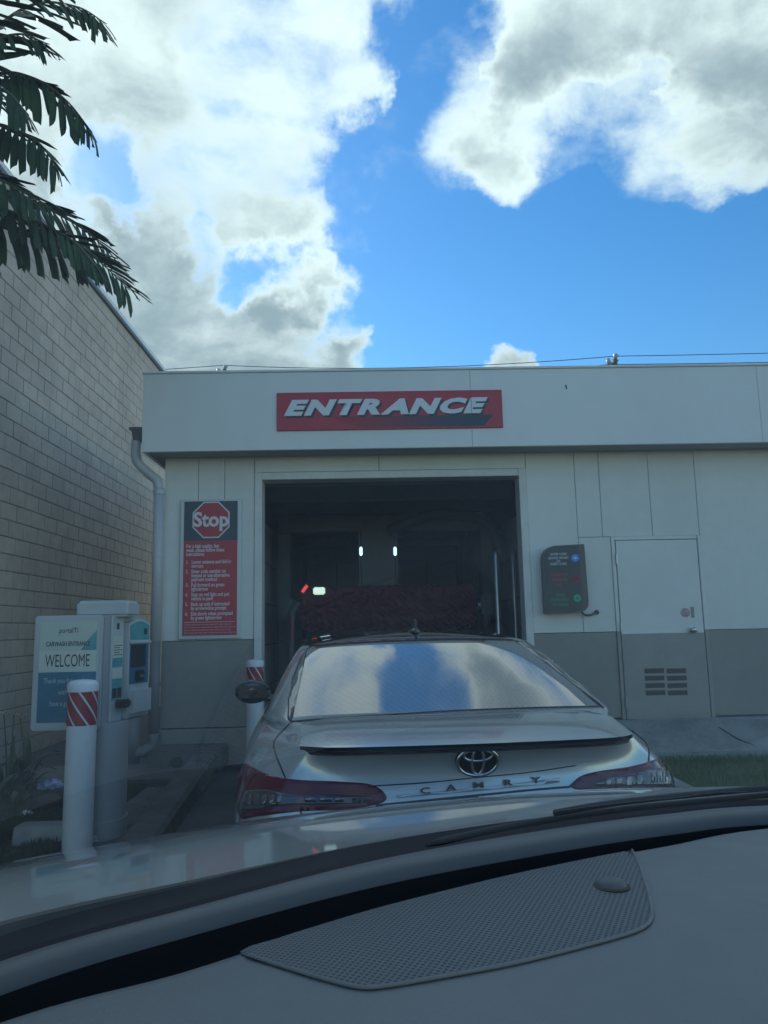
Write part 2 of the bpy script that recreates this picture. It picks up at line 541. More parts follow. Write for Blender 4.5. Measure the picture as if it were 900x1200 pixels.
def rounded(poly, r_, n=5):
    """round the corners of a 2-D polygon; r_ number or list"""
    out = []
    N = len(poly)
    for i in range(N):
        p = Vector(poly[i]); a = Vector(poly[i - 1]); c = Vector(poly[(i + 1) % N])
        rr = r_[i] if isinstance(r_, (list, tuple)) else r_
        if rr <= 0:
            out.append(p); continue
        d1 = (a - p); d2 = (c - p)
        q1 = p + d1.normalized() * min(rr, d1.length * 0.49); q2 = p + d2.normalized() * min(rr, d2.length * 0.49)
        for k in range(n + 1):
            t = k / n
            out.append(q1 * (1 - t) ** 2 + p * 2 * t * (1 - t) + q2 * t * t)
    return out


# ================================================================== SETTING
FY = 9.0                 # facade plane
OX0, OX1 = PY(307, 650, FY).x, PY(612, 650, FY).x      # door opening
OZ = PY(458, 560, FY).z
WX0 = PY(190, 700, FY).x
g = bm_new(); bmesh.ops.create_grid(g, x_segments=4, y_segments=4, size=250, matrix=Matrix.Translation((0, 150, -0.012)))
tag(link('ground', g, 'asphalt'), kind='structure')
tag(box('driveway', (-1.66, -3, -0.3), (2.55, 8.85, 0.0), 'drive'), kind='structure')
tag(box('planting_bed', (-4.28, 2.0, -0.3), (-2.1, 8.95, 0.03), 'soil'), kind='structure')
tag(box('island_pavement', (-2.1, 3.2, -0.3), (-1.55, 7.55, 0.045), 'concrete_old'), kind='structure')
tag(box('lawn_ground', (2.72, 3.0, -0.3), (9.0, 8.42, 0.02), 'soil'), kind='structure')

# kerbs beside the lane
c = bm_new()
loft(c, [[(x0_ + dx, y_, z_) for (x0_, y_, zt) in ((-1.36, 4.6, .02), (-1.40, 5.0, .13), (-1.53, 6.8, .17), (-1.66, 8.5, .20))] for dx, z_ in ((0, -.1),)] and
     [[(x0_ + dx, y_, -.1 if lo else zt + dz) for (x0_, y_, zt) in ((-1.36, 4.6, .02), (-1.40, 5.0, .13), (-1.53, 6.8, .17), (-1.66, 8.5, .20))] for dx, dz, lo in ((.01, 0, 1), (0, -.03, 0), (-.03, 0, 0), (-.22, 0, 0), (-.25, -.03, 0), (-.26, 0, 1))])
tag(link('lane_kerb', c, 'concrete_old'), kind='structure')
tag(box('lawn_kerb', (2.55, 3.0, -0.1), (2.72, 8.55, 0.10), 'concrete', None, 0.02, 2), kind='structure')
tag(box('bed_kerb', (-4.28, 7.62, -0.1), (-1.76, 7.74, 0.10), 'concrete_old', None, 0.02, 2), kind='structure')
tag(box('wall_footing_path', (-4.28, 7.74, -0.2), (-1.76, 8.72, 0.07), 'concrete_old', None, 0.01), kind='structure')

# ================================================================== BLOCK WALL BUILDING (left)
BXW = -4.3
bb = thing('block_building', 'tall blank building wall of taupe concrete blocks with dark metal roof edge', 'building', (BXW - 0.1, 9, 0))
BZ1 = 7.0
CH, BL = 0.2032, 0.4064
ncourse = int(BZ1 / CH)
Y0, Y1 = 1.5, 19.0
box('wall_core', (BXW - 0.35, Y0, -0.1), (BXW - 0.008, Y1, ncourse * CH), 'mortar', bb)
box('roof_edge', (BXW - 0.40, Y0 - 0.05, ncourse * CH), (BXW + 0.05, Y1 + 0.05, ncourse * CH + 0.07), 'coping', bb, 0.008)
box('roof_edge', (BXW - 0.40, Y0 - 0.04, ncourse * CH + 0.073), (BXW + 0.035, Y1 + 0.04, ncourse * CH + 0.16), 'trim_white', bb, 0.008)
blk = bm_new(); bx(blk, (-0.05, -BL / 2 + 0.006, -CH / 2 + 0.006), (0, BL / 2 - 0.006, CH / 2 - 0.006), 0.004)
blk_me = bpy.data.meshes.new('block'); blk.to_mesh(blk_me); blk.free(); blk_me.materials.append(MATS['block'])
cells = []
for i in range(ncourse):
    off = 0 if i % 2 else BL / 2
    k = 0
    while Y0 + off + (k + 1) * BL < Y1:
        cells.append((Y0 + off + (k + .5) * BL, (i + .5) * CH)); k += 1


def block_seen(y, z):
    p = proj((BXW, y, z))
    if not (-12 < p[0] < 193 and 150 < p[1] < 890):
        return False
    if p[0] > 166 and p[1] > 440: return False
    if p[1] < 330 and p[0] < 120 and p[1] < 318 + 0.2 * p[0]: return False      # behind the palm
    if 40 < p[0] < 172 and p[1] > 720: return False
    return True


cells.sort(key=lambda c_: (not block_seen(*c_), c_[0]))
rest = bm_new()
for i, (y, z) in enumerate(cells):
    jig = random.uniform(-0.0025, 0.0025)
    if i < 300:
        o = bpy.data.objects.new('block', blk_me); COL.objects.link(o)
        o.parent = bb; o.matrix_parent_inverse = parent_world(bb).inverted()
        o.location = (BXW + jig, y, z)
    elif y > 4.5:
        bx(rest, (BXW - 0.05, y - BL / 2 + 0.006, z - CH / 2 + 0.006), (BXW + jig, y + BL / 2 - 0.006, z + CH / 2 - 0.006))
    else:
        bx(rest, (BXW - 0.05, y - BL / 2 + 0.006, z - CH / 2 + 0.006), (BXW + jig, y + BL / 2 - 0.006, z + CH / 2 - 0.006))
tag(link('block_courses', rest, 'block', bb), kind='stuff')

# ================================================================== CAR WASH BUILDING
cw = thing('car_wash_building', 'low white car wash building with grey lower walls and open bay', 'building', (0.3, FY, 0))
WX1 = 7.0
BASEZ = 0.40          # top of plinth
SPLIT = PY(250, 752, FY).z
SPLIT_R = PY(800, 737, FY).z
SPLIT = (SPLIT + SPLIT_R) / 2
FZ0 = PY(500, 524.5, FY - 0.4).z
FZ1 = PY(500, 434, FY - 0.4).z
FX0 = PY(167, 480, FY - 0.4).x
WTOP = FZ0 + 0.02
TR = 0.09


def panel(x0, x1, z0, z1, m, name='wall_panel', g=0.0028, y=FY, t=0.04):
    return box(name, (x0 + g, y, z0 + g), (x1 - g, y + t, z1 - g), m, cw, 0.003)


# solid core behind the cladding (left jamb, right wall, lintel)
def core(name, lo, hi): return box(name, lo, hi, 'seam_dark', cw)


core('wall_core', (WX0 + .01, FY + .03, 0.1), (OX0 - .01, FY + .22, FZ1 - .1))
core('wall_core', (OX1 + .01, FY + .03, 0.1), (WX1, FY + .22, FZ1 - .1))
core('wall_core', (OX0 - .01, FY + .03, OZ + .01), (OX1 + .01, FY + .22, FZ1 - .1))
# left upper cladding
sx = [WX0, PY(232, 600, FY).x, PY(263, 600, FY).x, PY(298, 600, FY).x, OX0 - 0.0]
for a, b2 in zip(sx[:-1], sx[1:]):
    if b2 == sx[-1]:
        panel(a, b2 - TR, SPLIT, WTOP, 'wall_white') if b2 - TR - a > 0.03 else None
    else:
        panel(a, b2, SPLIT, WTOP, 'wall_white')
panel(WX0, OX0 - TR, BASEZ, SPLIT, 'wall_grey', 'lower_panel', y=FY + 0.006)
# lintel cladding
lx = [OX0 - TR, 0.15, OX1 + TR]
for a, b2 in zip(lx[:-1], lx[1:]):
    panel(a, b2, OZ + TR, WTOP, 'wall_white')
# door frame trim round the opening
box('opening_trim', (OX0 - TR, FY - 0.012, 0.1), (OX0, FY + 0.25, OZ + TR), 'trim_white', cw, 0.006)
box('opening_trim', (OX1, FY - 0.012, 0.1), (OX1 + TR, FY + 0.25, OZ + TR), 'trim_white', cw, 0.006)
box('opening_trim', (OX0 + 0.001, FY - 0.010, OZ), (OX1 - 0.001, FY + 0.25, OZ + TR - 0.002), 'trim_white', cw, 0.006)
# right cladding
DX0, DX1 = PY(721, 640, FY).x, PY(816, 640, FY).x
DZ1 = PY(768, 633, FY).z
DZ0 = 0.29
rx = [OX1 + TR, PY(677, 620, FY).x, PY(702, 560, FY).x]
panel(rx[0], rx[1], SPLIT, WTOP, 'wall_white')
panel(rx[1], DX0 - .05, SPLIT, DZ1 + .05, 'wall_white')
panel(rx[1], rx[2], DZ1 + .05, WTOP, 'wall_white')
panel(rx[2], PY(760, 560, FY).x, DZ1 + .05, WTOP, 'wall_white')
panel(PY(760, 560, FY).x, DX1 + .05, DZ1 + .05, WTOP, 'wall_white')
panel(DX1 + .05, 5.6, SPLIT, WTOP, 'wall_white')
panel(5.6, WX1, SPLIT, WTOP, 'wall_white')
panel(rx[0], DX0 - .05, BASEZ, SPLIT, 'wall_grey', 'lower_panel', y=FY + 0.006)
panel(DX1 + .05, WX1, BASEZ, SPLIT, 'wall_grey', 'lower_panel', y=FY + 0.006)
# plinth
box('plinth', (WX0 - 0.02, FY - 0.06, -0.1), (OX0 - TR - .002, FY + 0.2, BASEZ - 0.01), 'wall_grey', cw, 0.01)
pl = bm_new()
prism(pl, [(OX1 + TR + .005, FY - 0.10, BASEZ - 0.015), (OX1 + TR + .005, FY - 0.30, 0.26), (OX1 + TR + .005, FY - 0.56, 0.10), (OX1 + TR + .005, FY - 0.58, -0.1), (OX1 + TR + .005, FY + 0.2, -0.1), (OX1 + TR + .005, FY + 0.2, BASEZ - 0.015)], (WX1 - OX1, 0, 0))
link('plinth', pl, 'concrete', cw)
# crack line and stain strip on the plinth
ck = bm_new(); tube(ck, [PY(842, 852, FY - .30), PY(865, 866, FY - .42), PY(900, 880, FY - .55)], 0.006, 5)
link('plinth_crack', ck, 'seam_dark', cw)
# personnel door
dr = box('door', (DX0, FY - 0.022, DZ0), (DX1, FY + 0.02, DZ1), 'door_white', cw, 0.004)
box('door_lower', (DX0 + .001, FY - 0.027, DZ0 + .002), (DX1 - .001, FY - 0.0225, SPLIT - .03), 'door_grey', dr)
box('door_band', (DX0 + .003, FY - 0.030, SPLIT - .028), (DX1 - .06, FY - 0.0225, SPLIT - .010), 'door_white', dr)
for nm, lo, hi in (('door_frame', (DX0 - .05, FY - .015, DZ0 - .01), (DX0 - .008, FY + .03, DZ1 + .05)),
                   ('door_frame', (DX1 + .008, FY - .03, DZ0 - .01), (DX1 + .05, FY + .03, DZ1 + .05)),
                   ('door_frame', (DX0 - .0075, FY - .015, DZ1 + .008), (DX1 + .0075, FY + .03, DZ1 + .05))):
    if lo[2] < SPLIT:
        box(nm, lo, (hi[0], hi[1], SPLIT), 'door_grey', cw, 0.003); box(nm, (lo[0], lo[1], SPLIT + .001), hi, 'door_white', cw, 0.003)
    else:
        box(nm, lo, hi, 'door_white', cw, 0.003)
for z in (DZ1 - .22, (DZ0 + DZ1) / 2 + .05, DZ0 + .28):
    h = bm_new(); tube(h, [(DX0 - .002, FY - .03, z - .06), (DX0 - .002, FY - .03, z + .06)], 0.012, 8); link('hinge', h, 'steel', dr)
kn = bm_new(); lathe(kn, [(0.045, 0), (0.045, 0.008), (0.018, 0.012), (0.018, 0.04), (0.032, 0.05), (0.034, 0.065), (0.02, 0.075)], 16,
                    Matrix.Translation(PY(811, 738, FY - .027)) @ Matrix.Rotation(R(90), 4, 'X'))
link('door_knob', kn, 'steel', dr, True, angle=40)
st = bm_new(); lathe(st, [(0.055, 0), (0.055, 0.003)], 20, Matrix.Translation(PY(803, 718, FY - .022)) @ Matrix.Rotation(R(90), 4, 'X'))
link('sticker', st, 'sticker_pink', dr)
box('sticker', PY(810, 724, FY - .0245), PY(813, 711, FY - .0225) + Vector((0, .001, 0)), 'wall_grey', dr)
for ci, (xa, xb) in enumerate(((755.5, 778), (781.5, 804))):
    for ri in range(4):
        ya = 783 + ri * 8.6
        a = PY(xa + ri * 0.5, ya + 6.2, FY - .030); b2 = PY(xb + ri * .5, ya, FY - .030)
        box('vent_slot', (a.x, FY - .0300, a.z), (b2.x, FY - .0272, b2.z), 'plastic_black', dr)
# fascia: long metal panels with a folded bottom edge
fe = [FX0, PY(552, 480, FY - .4).x, 4.6, WX1 + .25]
for a, b2 in zip(fe[:-1], fe[1:]):
    box('fascia_panel', (a + .0012, FY - 0.40, FZ0), (b2 - .0012, FY - 0.36, FZ1), 'fascia_white', cw, 0.004)
box('fascia_return', (FX0 + .002, FY - 0.3585, FZ0), (FX0 + .04, FY + 9.0, FZ1), 'fascia_white', cw, 0.004)
box('fascia_cap', (FX0 - .012, FY - 0.415, FZ1 + .001), (WX1 + .26, FY - 0.30, FZ1 + .03), 'trim_white', cw, 0.005)
box('soffit', (FX0 + .041, FY - 0.358, FZ0 + .012), (WX1 + .25, FY + 0.02, FZ0 + .035), 'soffit', cw)
box('soffit', (FX0 + .041, FY + 0.021, FZ0 + .012), (WX0 - .01, FY + 8.9, FZ0 + .035), 'soffit', cw)
box('roof', (FX0 + .05, FY - 0.29, FZ1 - .12), (WX1 + .24, FY + 11.2, FZ1 - .06), 'soffit', cw)
sc_ = bm_new(); tube(sc_, [PY(663, 451, FY - .402), PY(664, 456, FY - .402)], .008, 5); link('fascia_scratch', sc_, 'seam_dark', cw)
box('side_wall', (WX0, FY + .221, -.1), (WX0 + .2, FY + 11.0, FZ1 - .1), 'wall_white', cw)
# inside of the bay
BY1 = FY + 10.5
IX0, IX1 = OX0 - 0.35, OX1 + 0.45
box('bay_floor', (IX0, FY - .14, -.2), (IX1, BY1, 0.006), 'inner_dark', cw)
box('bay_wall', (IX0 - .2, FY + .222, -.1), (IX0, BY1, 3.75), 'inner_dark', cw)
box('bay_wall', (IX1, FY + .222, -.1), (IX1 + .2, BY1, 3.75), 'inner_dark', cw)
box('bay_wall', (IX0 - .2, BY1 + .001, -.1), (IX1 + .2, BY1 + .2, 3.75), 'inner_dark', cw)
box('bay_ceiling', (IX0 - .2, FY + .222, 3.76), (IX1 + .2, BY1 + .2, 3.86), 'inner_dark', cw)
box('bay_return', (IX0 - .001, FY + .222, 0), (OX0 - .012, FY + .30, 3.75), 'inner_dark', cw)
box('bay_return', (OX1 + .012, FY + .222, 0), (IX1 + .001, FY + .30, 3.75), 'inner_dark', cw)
for k in range(7):
    y = FY + 1.3 + k * 1.35
    box('ceiling_beam', (IX0, y, 3.42), (IX1, y + .16, 3.755), 'inner_wall', cw, 0.01)
pw, ph = 0.98, 0.62
for r_ in range(6):
    for k in range(9):
        y0 = FY + .5 + k * pw + (pw / 2 if r_ % 2 else 0)
        if y0 + pw > BY1: continue
        z0 = .02 + r_ * ph
        if z0 + ph > 3.7: continue
        for (xa, xb) in ((IX0, IX0 + .02), (IX1 - .02, IX1)):
            box('wall_tile', (xa + .0005, y0 + .008, z0 + .008), (xb + .0005, y0 + pw - .008, z0 + ph - .008), 'inner_wall', cw, 0.004)
nb = 5
for r_ in range(6):
    for k in range(nb):
        w_ = (IX1 - IX0 - .06) / nb
        x0 = IX0 + .03 + k * w_; z0 = .02 + r_ * ph
        if z0 + ph > 3.7: continue
        box('wall_tile', (x0 + .008, BY1 - .02, z0 + .008), (x0 + w_ - .008, BY1 + .0005, z0 + ph - .008), 'inner_wall', cw, 0.004)
# downpipe at the corner, a part of the building
dpY = FY - .12
hd = bm_new()
a = PY(153, 502, dpY); b2 = PY(166, 517, dpY)
prism(hd, [(a.x, dpY - .06, a.z), (b2.x + .01, dpY - .06, a.z), (b2.x + .01, dpY - .06, b2.z), (a.x + .05, dpY - .06, b2.z), (a.x + .03, dpY - .06, a.z - .05), (a.x, dpY - .06, a.z - .03)], (0, .12, 0))
dp = link('downpipe', hd, 'gutter_dark', cw)
pp = crom([PY(160, 515, dpY), PY(159, 532, dpY), PY(163, 544, dpY), PY(176, 556, dpY), PY(184.5, 564, dpY), PY(186.5, 575, dpY)], 20)
t_ = bm_new(); tube(t_, pp, .056, 14); link('pipe_bend', t_, 'pipe_white', dp, True)
p0 = pp[-1]; pm = Vector((p0.x, p0.y, SPLIT)); pb = Vector((p0.x, p0.y, .36))
t_ = bm_new(); tube(t_, [p0 + Vector((0, 0, .03)), pm], .06, 14); link('pipe', t_, 'pipe_white', dp, True)
t_ = bm_new(); tube(t_, [pm, pb], .058, 14); link('pipe', t_, 'pipe_grey', dp, True)
for z in (p0.z - .02, 2.35, .9):
    t_ = bm_new(); tube(t_, [(p0.x, p0.y, z - .025), (p0.x, p0.y, z + .025)], .067, 14); link('pipe_collar', t_, 'pipe_white' if z > SPLIT else 'pipe_grey', dp)
t_ = bm_new(); tube(t_, crom([pb, pb + Vector((0, -.01, -.12)), pb + Vector((-.09, -.05, -.18)), pb + Vector((-.2, -.06, -.19))], 10), .062, 12); link('pipe_bend', t_, 'pipe_grey', dp, True)
t_ = bm_new(); tube(t_, [pb + Vector((-.22, -.06, -.36)), pb + Vector((-.22, -.06, .2))], .085, 14); link('drain_pipe', t_, 'pipe_grey', dp, True)
# concrete step and outlet block at the base of the left jamb
tag(box('concrete_footing', (WX0 + .02, FY - .55, 0.0), (OX0 - .35, FY - .065, .24), 'concrete_old', None, .02, 2), 'worn concrete footing block under grey wall beside the downpipe', 'footing')
vp_ = bm_new(); lathe(vp_, [(.06, 0), (.06, .03), (.038, .03), (.036, .015)], 16, Matrix.Translation((PY(207, 886, FY - .56).x, FY - .55, .12)) @ Matrix.Rotation(R(90), 4, 'X'))
tag(link('drain_outlet', vp_, 'plastic_black'), 'round black drain outlet in the concrete footing block', 'drain')

# ================================================================== ENTRANCE SIGN
SY = FY - .405
a = PY(324.5, 505.5, SY); b2 = PY(587.5, 458, SY)
tl = PY(324.5, 460, SY); br = PY(588, 501, SY)
ez0, ez1 = (a.z + br.z) / 2, (tl.z + b2.z) / 2
es = thing('entrance_sign', 'red rectangular ENTRANCE sign with slanted white letters on the white fascia', 'sign', ((a.x + b2.x) / 2, SY, ez0))
box('sign_panel', (a.x, SY - .02, ez0), (b2.x, SY + .004, ez1), 'sign_red', es, .004)
H = ez1 - ez0
sw = bm_new()
prism(sw, [(a.x + .95, SY - .0215, ez0 + .05 * H), (b2.x - .22, SY - .0215, ez0 + .05 * H), (b2.x - .10, SY - .0215, ez0 + .34 * H), (a.x + .60, SY - .0215, ez0 + .34 * H)], (0, .001, 0))
link('dark_stripe', sw, None, es)
ms = bpy.data.materials.new('stripe_fade'); MATS['stripe_fade'] = ms; ms.use_nodes = True
T = NT(ms.node_tree); b = T.n['Principled BSDF']
spx = T.new('ShaderNodeSeparateXYZ'); T.l.new(T.new('ShaderNodeTexCoord').outputs['Generated'], spx.inputs[0])
T.put(b.inputs['Base Color'], T.mix(T.ramp(spx.outputs[0], 0.0, 0.75, smooth=False), (0.42, 0.022, 0.035), (0.035, 0.055, 0.08)))
bpy.data.objects['dark_stripe'].data.materials.append(ms)
W_ = b2.x - a.x
lets = 'ENTRANCE'
tw = W_ * .905; thh = H * .42
x_start = a.x + W_ * .032
zb = ez0 + H * .38


def entr(name, dx, dz, y, m, bold):
    # each letter a piece of its own, spread evenly over the word's width
    meshes = []
    for ch in lets:
        me = text_mesh(ch, 1.0, bold=bold)
        x_ = [v.co.x for v in me.vertices]; y_ = [v.co.y for v in me.vertices]
        meshes.append((me, min(x_), max(x_), min(y_), max(y_), ch))
    gap = .075
    kern = [gap - (.07 if 'A' in lets[i:i + 2] else 0) for i in range(len(lets) - 1)] + [0]
    tot = sum(m_[2] - m_[1] for m_ in meshes) + sum(kern)
    sX = (tw - .5 * thh) / tot
    cx_ = x_start
    for (me, mn, mx, y0_, y1_, ch), kr in zip(meshes, kern):
        for v in me.vertices:
            hh = (v.co.y - y0_) / (y1_ - y0_) * thh
            v.co = Vector((cx_ + dx + (v.co.x - mn) * sX + hh * .5, y - v.co.z, zb + dz + hh))
        link(name, me, m, es)
        cx_ += (mx - mn + kr) * sX


entr('letter_shadow', .022, -.022, SY - .0225, 'sign_shadow', .06)
entr('letter', 0, 0, SY - .0255, 'sign_white', .06)
box('sign_seam', (PY(552, 480, SY).x, SY - .0275, ez0 + .01), (PY(552, 480, SY).x + .004, SY - .0272, ez1 - .01), 'sign_shadow', es)

# ================================================================== STOP INSTRUCTION SIGN
TY = FY - .006
tl = PY(212.5, 586, TY); br = PY(282.5, 748, TY)
sg = thing('instruction_sign', 'tall red and navy wash instruction sign headed by a Stop octagon', 'sign', ((tl.x + br.x) / 2, TY, br.z))
box('sign_frame', (tl.x, TY - .03, br.z), (br.x, TY, tl.z), 'sign_frame', sg, .006)
x0, x1, z0, z1 = tl.x + .045, br.x - .045, br.z + .04, tl.z - .025
zm = z1 - (z1 - z0) * .30
box('upper_panel', (x0, TY - .033, zm), (x1, TY - .0295, z1), 'sign_navy', sg)
box('lower_panel', (x0, TY - .033, z0), (x1, TY - .0295, zm - .001), 'sign_red', sg)
cx_, cz_ = (x0 + x1) / 2 + .003, (zm + z1) / 2 + .012


def octa(r_, y):
    return [(cx_ + r_ / math.cos(R(22.5)) * math.cos(R(22.5 + 45 * k)), y, cz_ + r_ / math.cos(R(22.5)) * math.sin(R(22.5 + 45 * k))) for k in range(8)]


rr = (x1 - x0) * .345
o_ = bm_new(); prism(o_, octa(rr, TY - .0345), (0, .0012, 0)); oc = link('octagon', o_, 'sign_white', sg)
o_ = bm_new(); prism(o_, octa(rr * .93, TY - .0362), (0, .0012, 0)); link('octagon_face', o_, 'sign_red', oc)
put_text('lettering', 'Stop', .235, (cx_, TY - .0375, cz_ - .003), (1, 0, 0), (0, 0, 1), 'sign_white', oc, align='CENTER', bold=.03, width=.95)
lw = x1 - x0
lines = [(0, 'For a high quality, fast', .0), (0, 'wash, please follow these', 0), (0, 'instructions:', 0), None,
         ('1.', 'Lower antenna and fold in', 1), (0, 'mirrors', 1), ('2.', 'Enter code number on', 1), (0, 'keypad or use alternative', 1), (0, 'payment method', 1),
         ('3.', 'Pull forward on green', 1), (0, 'light/arrow', 1), ('4.', 'Stop on red light and put', 1), (0, 'vehicle in park', 1),
         ('5.', 'Back up only if instructed', 1), (0, 'by arrow/voice prompt', 1), ('6.', 'Exit slowly when prompted', 1), (0, 'by green light/arrow', 1)]
zz = zm - .062
for ln in lines:
    if ln is None:
        zz -= .028; continue
    num, s_, ind = ln
    if num:
        zz -= .016
        put_text('lettering', num, .058, (x0 + .03, TY - .0345, zz), (1, 0, 0), (0, 0, 1), 'sign_print', sg, bold=.018, width=.8)
    put_text('lettering', s_, .06, (x0 + (.095 if ind else .03), TY - .0345, zz), (1, 0, 0), (0, 0, 1), 'sign_print', sg, bold=.026, width=.72)
    zz -= .047
zz -= .004
box('rule_line', (x0 + .02, TY - .0345, zz), (x1 - .02, TY - .0335, zz + .005), 'sign_print', sg)
for k in range(5):      # fine print, too small to read
    zz -= .031
    xx = x0 + .02
    fp = bm_new()
    end = x1 - (.02 + random.random() * .05) if k < 4 else x0 + lw * .55
    while xx < end:
        w_ = random.uniform(.018, .055)
        bx(fp, (xx, TY - .0342, zz), (min(xx + w_, end + .01), TY - .0334, zz + .011)); xx += w_ + .009
    link('fine_print', fp, 'fine_print', sg)

# ================================================================== SIGNAL BOX
GY = FY - .012
sb = thing('signal_box', 'black wall-mounted signal box with blue, red and green message rows', 'signal', (PY(664, 700, GY).x, GY, PY(664, 720, GY).z))
gp = [PY(639, 719.5, GY - .10), PY(682, 718, GY - .10), PY(690.5, 716, GY - .10), PY(687.5, 638.5, GY - .10), PY(639, 642, GY - .10)]
fx0, fz0 = gp[0].x, gp[0].z; fx1 = PY(689, 700, GY - .1).x; fz1 = PY(660, 639.5, GY - .1).z
poly = rounded([(fx0, fz0), (fx1, fz0 + .015), (fx1 - .015, fz1 + .012), (fx0, fz1 - .005)], [.01, .13, .015, .17], 8)
q = bm_new(); prism(q, [(p.x, GY - .13, p.y) for p in poly], (0, .142, 0))
link('housing', q, 'signal_edge', sb, False)
poly2 = rounded([(fx0 + .008, fz0 + .008), (fx1 - .075, fz0 + .02), (fx1 - .085, fz1 - .004), (fx0 + .008, fz1 - .012)], [.006, .09, .01, .16], 8)
q = bm_new(); prism(q, [(p.x, GY - .134, p.y) for p in poly2], (0, .006, 0)); link('face_panel', q, 'signal_black', sb)


def sig(s_, px, py, size, m, w=.85):
    p = PY(px, py, GY - .1355)
    put_text('lettering', s_, size, p, (1, 0, .012), (0, 0, 1), m, sb, align='CENTER', bold=.008, width=w)


for s_, py in (('ENTER CODE', 649.5), ('DEPOSIT MONEY', 654), ('OR', 657.7), ('INSERT CARD', 661)):
    sig(s_, 654.5, py, .04, 'led_white', .78)
for s_, py, sz in (('PLEASE WAIT', 673.5, .042), ('WASH IN', 679.5, .055), ('USE', 685.7, .05)):
    sig(s_, 655.5, py, sz, 'led_red', .8)
for s_, py, sz in (('DRIVE', 697.5, .046), ('FORWARD', 703, .05), ('TO WASH', 709, .05)):
    sig(s_, 656.5, py, sz, 'led_green', .85)
for px, py, m_ in ((674, 654, 'led_blue'), (675.5, 678, 'lamp_red'), (676.5, 701, 'lamp_green')):
    lp = bm_new(); lathe(lp, [(.044, 0), (.044, .004), (.034, .006), (.03, .002)], 20, Matrix.Translation(PY(px, py, GY - .134)) @ Matrix.Rotation(R(90), 4, 'X'))
    ring = link('signal_lamp', lp, m_, sb)
    q = PY(px, py, GY - .141)
    ar = bm_new(); prism(ar, [(q.x - .02, q.y, q.z - .005), (q.x + .004, q.y, q.z - .005), (q.x + .004, q.y, q.z - .018), (q.x + .024, q.y, q.z), (q.x + .004, q.y, q.z + .018), (q.x + .004, q.y, q.z + .005), (q.x - .02, q.y, q.z + .005)], (0, .004, 0))
    link('lamp_symbol', ar, {'led_blue': 'led_white'}.get(m_, 'signal_black'), ring)
cb = bm_new(); tube(cb, crom([PY(681, 717, GY - .06), PY(686, 720.5, GY - .05), PY(693, 720.5, GY - .03), PY(699, 717, GY - .005)], 12), .012, 8); link('cable', cb, 'signal_edge', sb, True)
cb = bm_new(); lathe(cb, [(.028, 0), (.028, .02), (.012, .03)], 12, Matrix.Translation(PY(699, 717.5, GY + .005)) @ Matrix.Rotation(R(90), 4, 'X')); link('cable_gland', cb, 'signal_edge', sb)

# ================================================================== BOLLARDS
def bollard(px_base, Y, top_px, label, rad, wrap=1.0):
    X = PZ(px_base[0], px_base[1], 0).x if Y is None else PY(px_base[0], px_base[1], Y).x
    Y = Y or PZ(px_base[0], px_base[1], 0).y
    h_ = PY(top_px[0], top_px[1], Y).z
    t = thing('bollard', label, 'bollard', (X, Y, 0), 0, 'white steel bollards at the wash entry')
    bmx = bm_new()
    lathe(bmx, [(rad, -.05), (rad, h_ - .035)], 32); link('post', bmx, 'bollard_white', t, True, False, 40)
    bmx = bm_new()
    lathe(bmx, [(rad + .006, h_ - .075), (rad + .007, h_ - .03), (rad * .96, h_ - .012), (rad * .8, h_ - .002), (rad * .4, h_ + .004), (.005, h_ + .005)], 32)
    link('cap', bmx, 'bollard_white', t, True, False, 50)
    bmx = bm_new()
    z0_, z1_ = h_ - .30, h_ - .076
    lathe(bmx, [(rad + .0015, z0_), (rad + .0015, z1_)], 32)
    wrp = link('reflective_wrap', bmx, 'bollard_red', t, True, False, 40)
    for k in range(7):
        ph0 = 2 * math.pi * k / 7 + 0.35
        bmx = bm_new()
        rows = []
        for i in range(13):
            tt = i / 12
            ph = ph0 + tt * 1.55
            row = []
            for dph in (-.075, -.025, .025, .075):
                row.append(Vector(((rad + .003) * math.cos(ph + dph), (rad + .003) * math.sin(ph + dph), z1_ + (z0_ - z1_) * tt)))
            rows.append(row)
        loft(bmx, rows)
        link('white_stripe', bmx, 'sign_white', wrp, True, False)
    return t


bollard((90, 1003), None, (98, 797), 'stout white bollard with red striped wrap in front of the pay kiosk', .098)
bollard((298.5, 890), 8.62, (298.5, 773), 'white bollard with red striped wrap beside the bay opening behind car mirror', .092)

# ================================================================== PAY KIOSK
KY = 5.62
ktl = PY(43, 722, KY); kbr = PY(117, 854.5, KY)
kx0, kx1, kz0, kz1 = ktl.x, kbr.x, kbr.z, ktl.z
kd = .62
kk = thing('pay_kiosk', 'grey car wash pay kiosk on oval pedestal with blue WELCOME panel', 'kiosk', ((kx0 + kx1) / 2, KY + .2, 0))
q = bm_new(); prism(q, [(kx0 + .02, KY + .02, kz0 + .015), (kx1 - .004, KY + .02, kz0 + .015), (kx1 + .125, KY + .60, kz0 + .015), (kx0 + .06, KY + .60, kz0 + .015)], (0, 0, kz1 - kz0 - .02))
bmesh.ops.bevel(q, geom=q.edges[:], offset=.01, segments=2, affect='EDGES')
link('cabinet', q, 'kiosk_grey', kk)
fr = bm_new(); bx(fr, (kx0, KY - .03, kz0), (kx1, KY + .019, kz1), .012, 2); fr_o = link('panel_frame', fr, 'kiosk_light', kk)
tp = bm_new(); bx(tp, (PY(89, 712, KY + .12).x, KY + .12, kz1 - .012), (PY(151, 712, KY + .12).x, KY + .40, PY(120, 703.5, KY + .12).z), .02, 3); link('top_box', tp, 'kiosk_pale', kk)
ix0, ix1, iz0, iz1 = kx0 + .045, kx1 - .03, kz0 + .055, kz1 - .045
ih = iz1 - iz0
b_teal = iz0 + ih * .495
b_wel = iz0 + ih * .71
